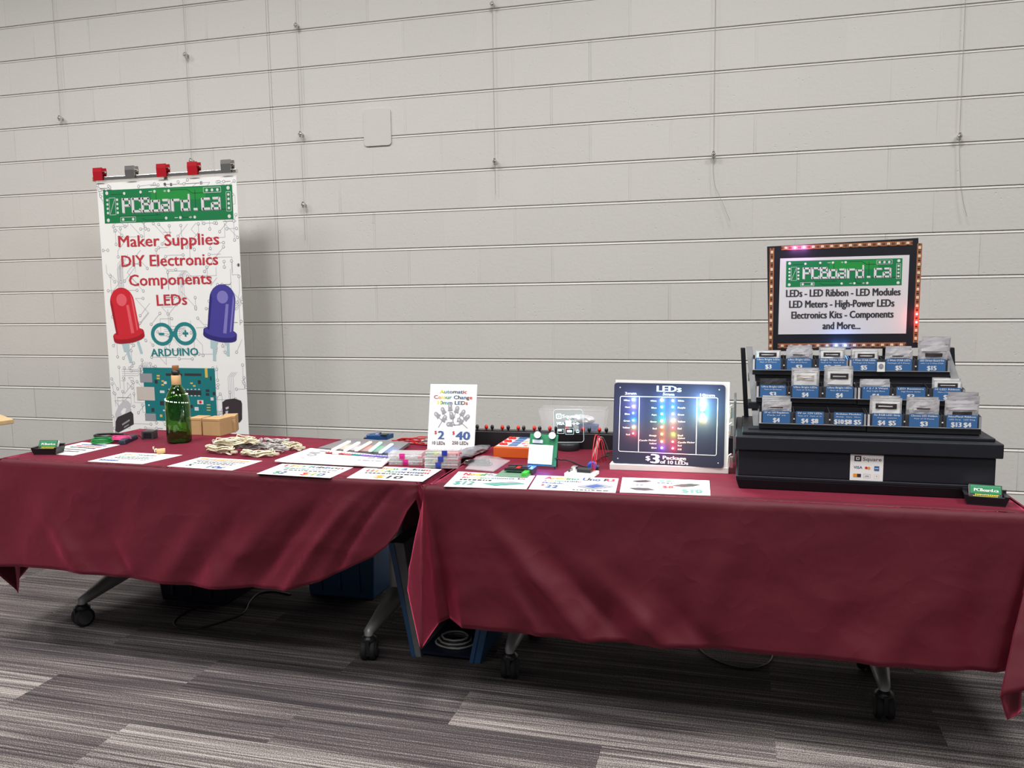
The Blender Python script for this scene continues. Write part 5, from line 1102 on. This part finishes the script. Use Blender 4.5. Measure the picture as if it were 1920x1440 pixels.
# framed sign with LED ribbon round its edge
ys = -1.25
FG = Frame(W(1441, 659, ys), W(1721, 652, ys), W(1444, 462, ys))
t = thing('led_framed_sign', 'framed sign on top of the stand with a copper LED ribbon around its edge', 'sign', FG.p(.5, 0)); mb = MB(); FG.slab(mb, .014, M['black']); mb.build('backboard', t)
mb = MB(); gp = lambda x, y: FG.px(1420+x/6, 440+y/6)
q = [gp(257, 268), gp(1712, 228), gp(1672, 1112), gp(235, 1122)]; mb.slab([FG.p(*v, .0012) for v in q][::-1], FG.n, .0010, M['poster'])
lo = Frame(FG.p(*gp(320, 590)), FG.p(*gp(1622, 567)), FG.p(*gp(326, 298))); logo(mb, lo, .0016)
for s, xl, yl, xr, yr in (('LEDs - LED Ribbon - LED Modules', 325, 700, 1607, 680), ('LED Meters - High-Power LEDs', 360, 822, 1537, 806), ('Electronics Kits - Components', 385, 944, 1528, 930), ('and More...', 735, 1062, 1155, 1060)):
    a0, a1 = gp(xl, yl), gp(xr, yr); mb.text(s, FG.p(*a0, .0018), FG.p(*a1, .0018), 13.2/195*FG.H, FG.n, M['ink'], .055)
mb.build('poster', t)
for i in range(4): b = [(0, .035, .035, .965), (.965, .03, 1, .97), (.055, .0, .945, .045), (.07, .962, .93, 1.)][i]
GM, GR, GB = glow('magenta', (.9, .35, 1), 7), glow('ruby', (1, .06, .12), 6), glow('azure', (.06, .35, 1), 7)
def strip(ax, ay, bx, by, n, lit, wpx):
    A, Z = FG.p(*gp(ax, ay), .0008), FG.p(*gp(bx, by), .0008); u = Z-A; side = FG.n.cross(u).normalized()*(wpx/2/1557*3.2); mb = MB()
    mb.slab([A-side, Z-side, Z+side, A+side], FG.n, .0006, M['copper'])
    for i in range(n):
        c = A+u*((i+.5)/n); U = u.normalized()*.0042; S = side.normalized()*.0036; N_ = FG.n
        for d0, mm, ww in ((U*3, M['inkbrown'], .4), (U*-3, M['inkbrown'], .4)):
            cc = c+d0+N_*.0005; mb.poly([cc-U*ww-S, cc+U*ww-S, cc+U*ww+S, cc-U*ww+S], mm)
        mb.slab([c-U-S+N_*.0018, c+U-S+N_*.0018, c+U+S+N_*.0018, c-U+S+N_*.0018], N_, .0016, M['foam'])
        cc = c+N_*.0021; mb.poly([cc-U*.6-S*.6, cc+U*.6-S*.6, cc+U*.6+S*.6, cc-U*.6+S*.6], lit.get(i) or M['inky'])
        if i in lit:
            l = bpy.data.lights.new('ribbon_light', 'POINT'); l.color = {GM: (.85, .25, 1), GR: (1, .05, .1), GB: (.08, .3, 1)}[lit[i]]; l.energy = .10 if lit[i] is not GR else .05; l.shadow_soft_size = .004
            o = bpy.data.objects.new('ribbon_light', l); COL.objects.link(o); o.location = c+N_*.022
    mb.build('led_ribbon', t)
strip(270, 152, 1748, 92, 14, {1: GM, 2: GM}, 7); strip(165, 150, 147, 1300, 12, {}, 7.5); strip(1828, 100, 1778, 1215, 12, {8: GR, 9: GR}, 7.5); strip(230, 1252, 1672, 1238, 14, {6: GB, 7: GB}, 8)
mb = MB(); mb.box((FG.p(.2, 0).x-.01, ys+.015, .924), (FG.p(.2, 0).x+.01, ys+.03, FG.p(.2, .6).z), M['black']); mb.build('post', t)
mb = MB(); mb.box((FG.p(.8, 0).x-.01, ys+.015, .924), (FG.p(.8, 0).x+.01, ys+.03, FG.p(.8, .6).z), M['black']); mb.build('post', t)

# ------------------------------------------------------------------ under the tables
def tub(label, x0, y0, x1, y1, h, m, taper=.03, rim=True):
    t = thing('storage_bin', label, 'bin', ((x0+x1)/2, (y0+y1)/2, 0)); mb = MB()
    mb.hexa([(x0+taper, y0+taper, 0), (x1-taper, y0+taper, 0), (x1-taper, y1-taper, 0), (x0+taper, y1-taper, 0)], [(x0, y0, h), (x1, y0, h), (x1, y1, h), (x0, y1, h)], m)
    for k in range(1, 4): x = x0+(x1-x0)*k/4; mb.box((x-.008, y0+taper*.45, .03), (x+.008, y0+taper, h-.05), m)
    mb.build('body', t, bevel=.012)
    mb = MB(); mb.box((x0-.012, y0-.012, h-.03), (x1+.012, y1+.012, h), m); mb.build('lid', t, bevel=.006)
tub('dark navy bin under the left end of the left table', -2.56, -1.25, -2.17, -.92, .33, M['navybin'])
tub('large blue bin under the middle of the left table', -1.93, -1.035, -1.55, -.70, .44, M['bluebin'])
cr_ = thing('tapered_crate', 'grey and blue tapered crate standing on the floor where the tables meet', 'crate', (-1.06, -1.35, 0))
def slabw(name, b0, b1, t0, t1, d, m1, m2):
    mb = MB(); Y0 = -1.51; q = [(b0, Y0, 0), (b1, Y0, 0), (b1, Y0+d, 0), (b0, Y0+d, 0)]; k = [(t0, Y0+.04, .43), (t1, Y0+.04, .43), (t1, Y0+d-.03, .43), (t0, Y0+d-.03, .43)]
    mb.hexa(q, k, m1); a = .35; mb.hexa([(b0-.003, Y0-.004, 0), (b0+(b1-b0)*a, Y0-.004, 0), (b0+(b1-b0)*a, Y0+.0, 0), (b0-.003, Y0, 0)], [(t0-.003, Y0+.036, .43), (t0+(t1-t0)*a, Y0+.036, .43), (t0+(t1-t0)*a, Y0+.04, .43), (t0-.003, Y0+.04, .43)], m2); mb.build(name, cr_, bevel=.002)
slabw('side_panel', -1.185, -1.15, -1.285, -1.225, .30, M['greyframe'], M['bluebin']); slabw('side_panel', -.955, -.915, -.87, -.825, .30, M['bluebin'], M['bluebin'])
mb = MB(); mb.hexa([(-1.17, -1.22, 0), (-.93, -1.22, 0), (-.93, -1.20, 0), (-1.17, -1.20, 0)], [(-1.27, -1.25, .43), (-.83, -1.25, .43), (-.83, -1.23, .43), (-1.27, -1.23, .43)], M['navybin']); mb.build('back_panel', cr_)
mb = MB(); mb.box((-1.17, -1.50, .012), (-.93, -1.215, .022), M['navybin']); mb.build('base', cr_)
c = V((-1.05, -1.40, .026)); mb = MB()
for k in range(5): mb.tube(ring(c+V((0, 0, .006*k)), .075-.006*k, .060-.004*k, 22, wob=.05, seed=k+40), .0042, M['bwire'] if k % 2 else M['greyw'], 6, closed=True)
tag(mb.build('cable_coil'), 'grey and black cable coil inside the tapered crate', 'cable')
def fl(pts, r, label, m=M['bwire'], z=.004):
    P_ = [T(x, y, z) for x, y in pts]; out = []
    for i in range(len(P_)-1):
        p0, p1, p2, p3 = P_[max(0, i-1)], P_[i], P_[i+1], P_[min(len(P_)-1, i+2)]
        for k in range(6):
            s = k/6; out.append(.5*((2*p1)+(p2-p0)*s+(2*p0-5*p1+4*p2-p3)*s*s+(3*p1-p0-3*p2+p3)*s**3))
    out.append(P_[-1]); mb = MB(); mb.tube(out, r, m, 7); tag(mb.build('power_cable'), label, 'cable')
fl([(410, 1134), (368, 1140), (338, 1155), (326, 1168), (336, 1177), (370, 1178), (410, 1168), (455, 1150), (468, 1128), (485, 1113), (512, 1109), (545, 1115)], .0045, 'black cable looping on the carpet between the two bins under the left table')
fl([(1310, 1215), (1330, 1232), (1370, 1248), (1410, 1253), (1437, 1245), (1448, 1232), (1443, 1222), (1425, 1214)], .003, 'thin cable loop on the carpet under the right table', M['dark'])

# ------------------------------------------------------------------ light, camera, view
def area(x, y, z, sx, sy, e, col=(1, .99, .975)):
    l = bpy.data.lights.new('ceiling_lamp', 'AREA'); l.shape = 'RECTANGLE'; l.size = sx; l.size_y = sy; l.energy = e; l.color = col
    o = bpy.data.objects.new('ceiling_lamp', l); COL.objects.link(o); o.location = (x, y, z); return o
for x in (-5.6, -2.9, -.2, 2.5):
    for y, e, sp in ((-2.5, 100, 150), (-5.1, 55, 120), (-7.7, 45, 120)):
        area(x, y, 4.55, 1.2, .6, e).data.spread = math.radians(sp)
w = bpy.data.worlds.new('world'); bpy.context.scene.world = w; w.use_nodes = True
w.node_tree.nodes['Background'].inputs[0].default_value = (.95, .97, 1, 1); w.node_tree.nodes['Background'].inputs[1].default_value = .13
cam = bpy.data.cameras.new('camera'); co = bpy.data.objects.new('camera', cam); COL.objects.link(co)
cam.sensor_width = 36; cam.sensor_fit = 'HORIZONTAL'; cam.lens = FPX/1920*36; cam.clip_start = .05
mt = Matrix((CR, CU, -CF)).transposed().to_4x4(); mt.translation = CAM; co.matrix_world = mt
sc = bpy.context.scene; sc.camera = co
sc.view_settings.view_transform = 'Standard'; sc.view_settings.look = 'None'; sc.view_settings.gamma = 1; sc.view_settings.exposure = 0.
sc.view_settings.use_curve_mapping = False
sc.cycles.use_denoising = True; sc.cycles.max_bounces = 10; sc.cycles.transparent_max_bounces = 16
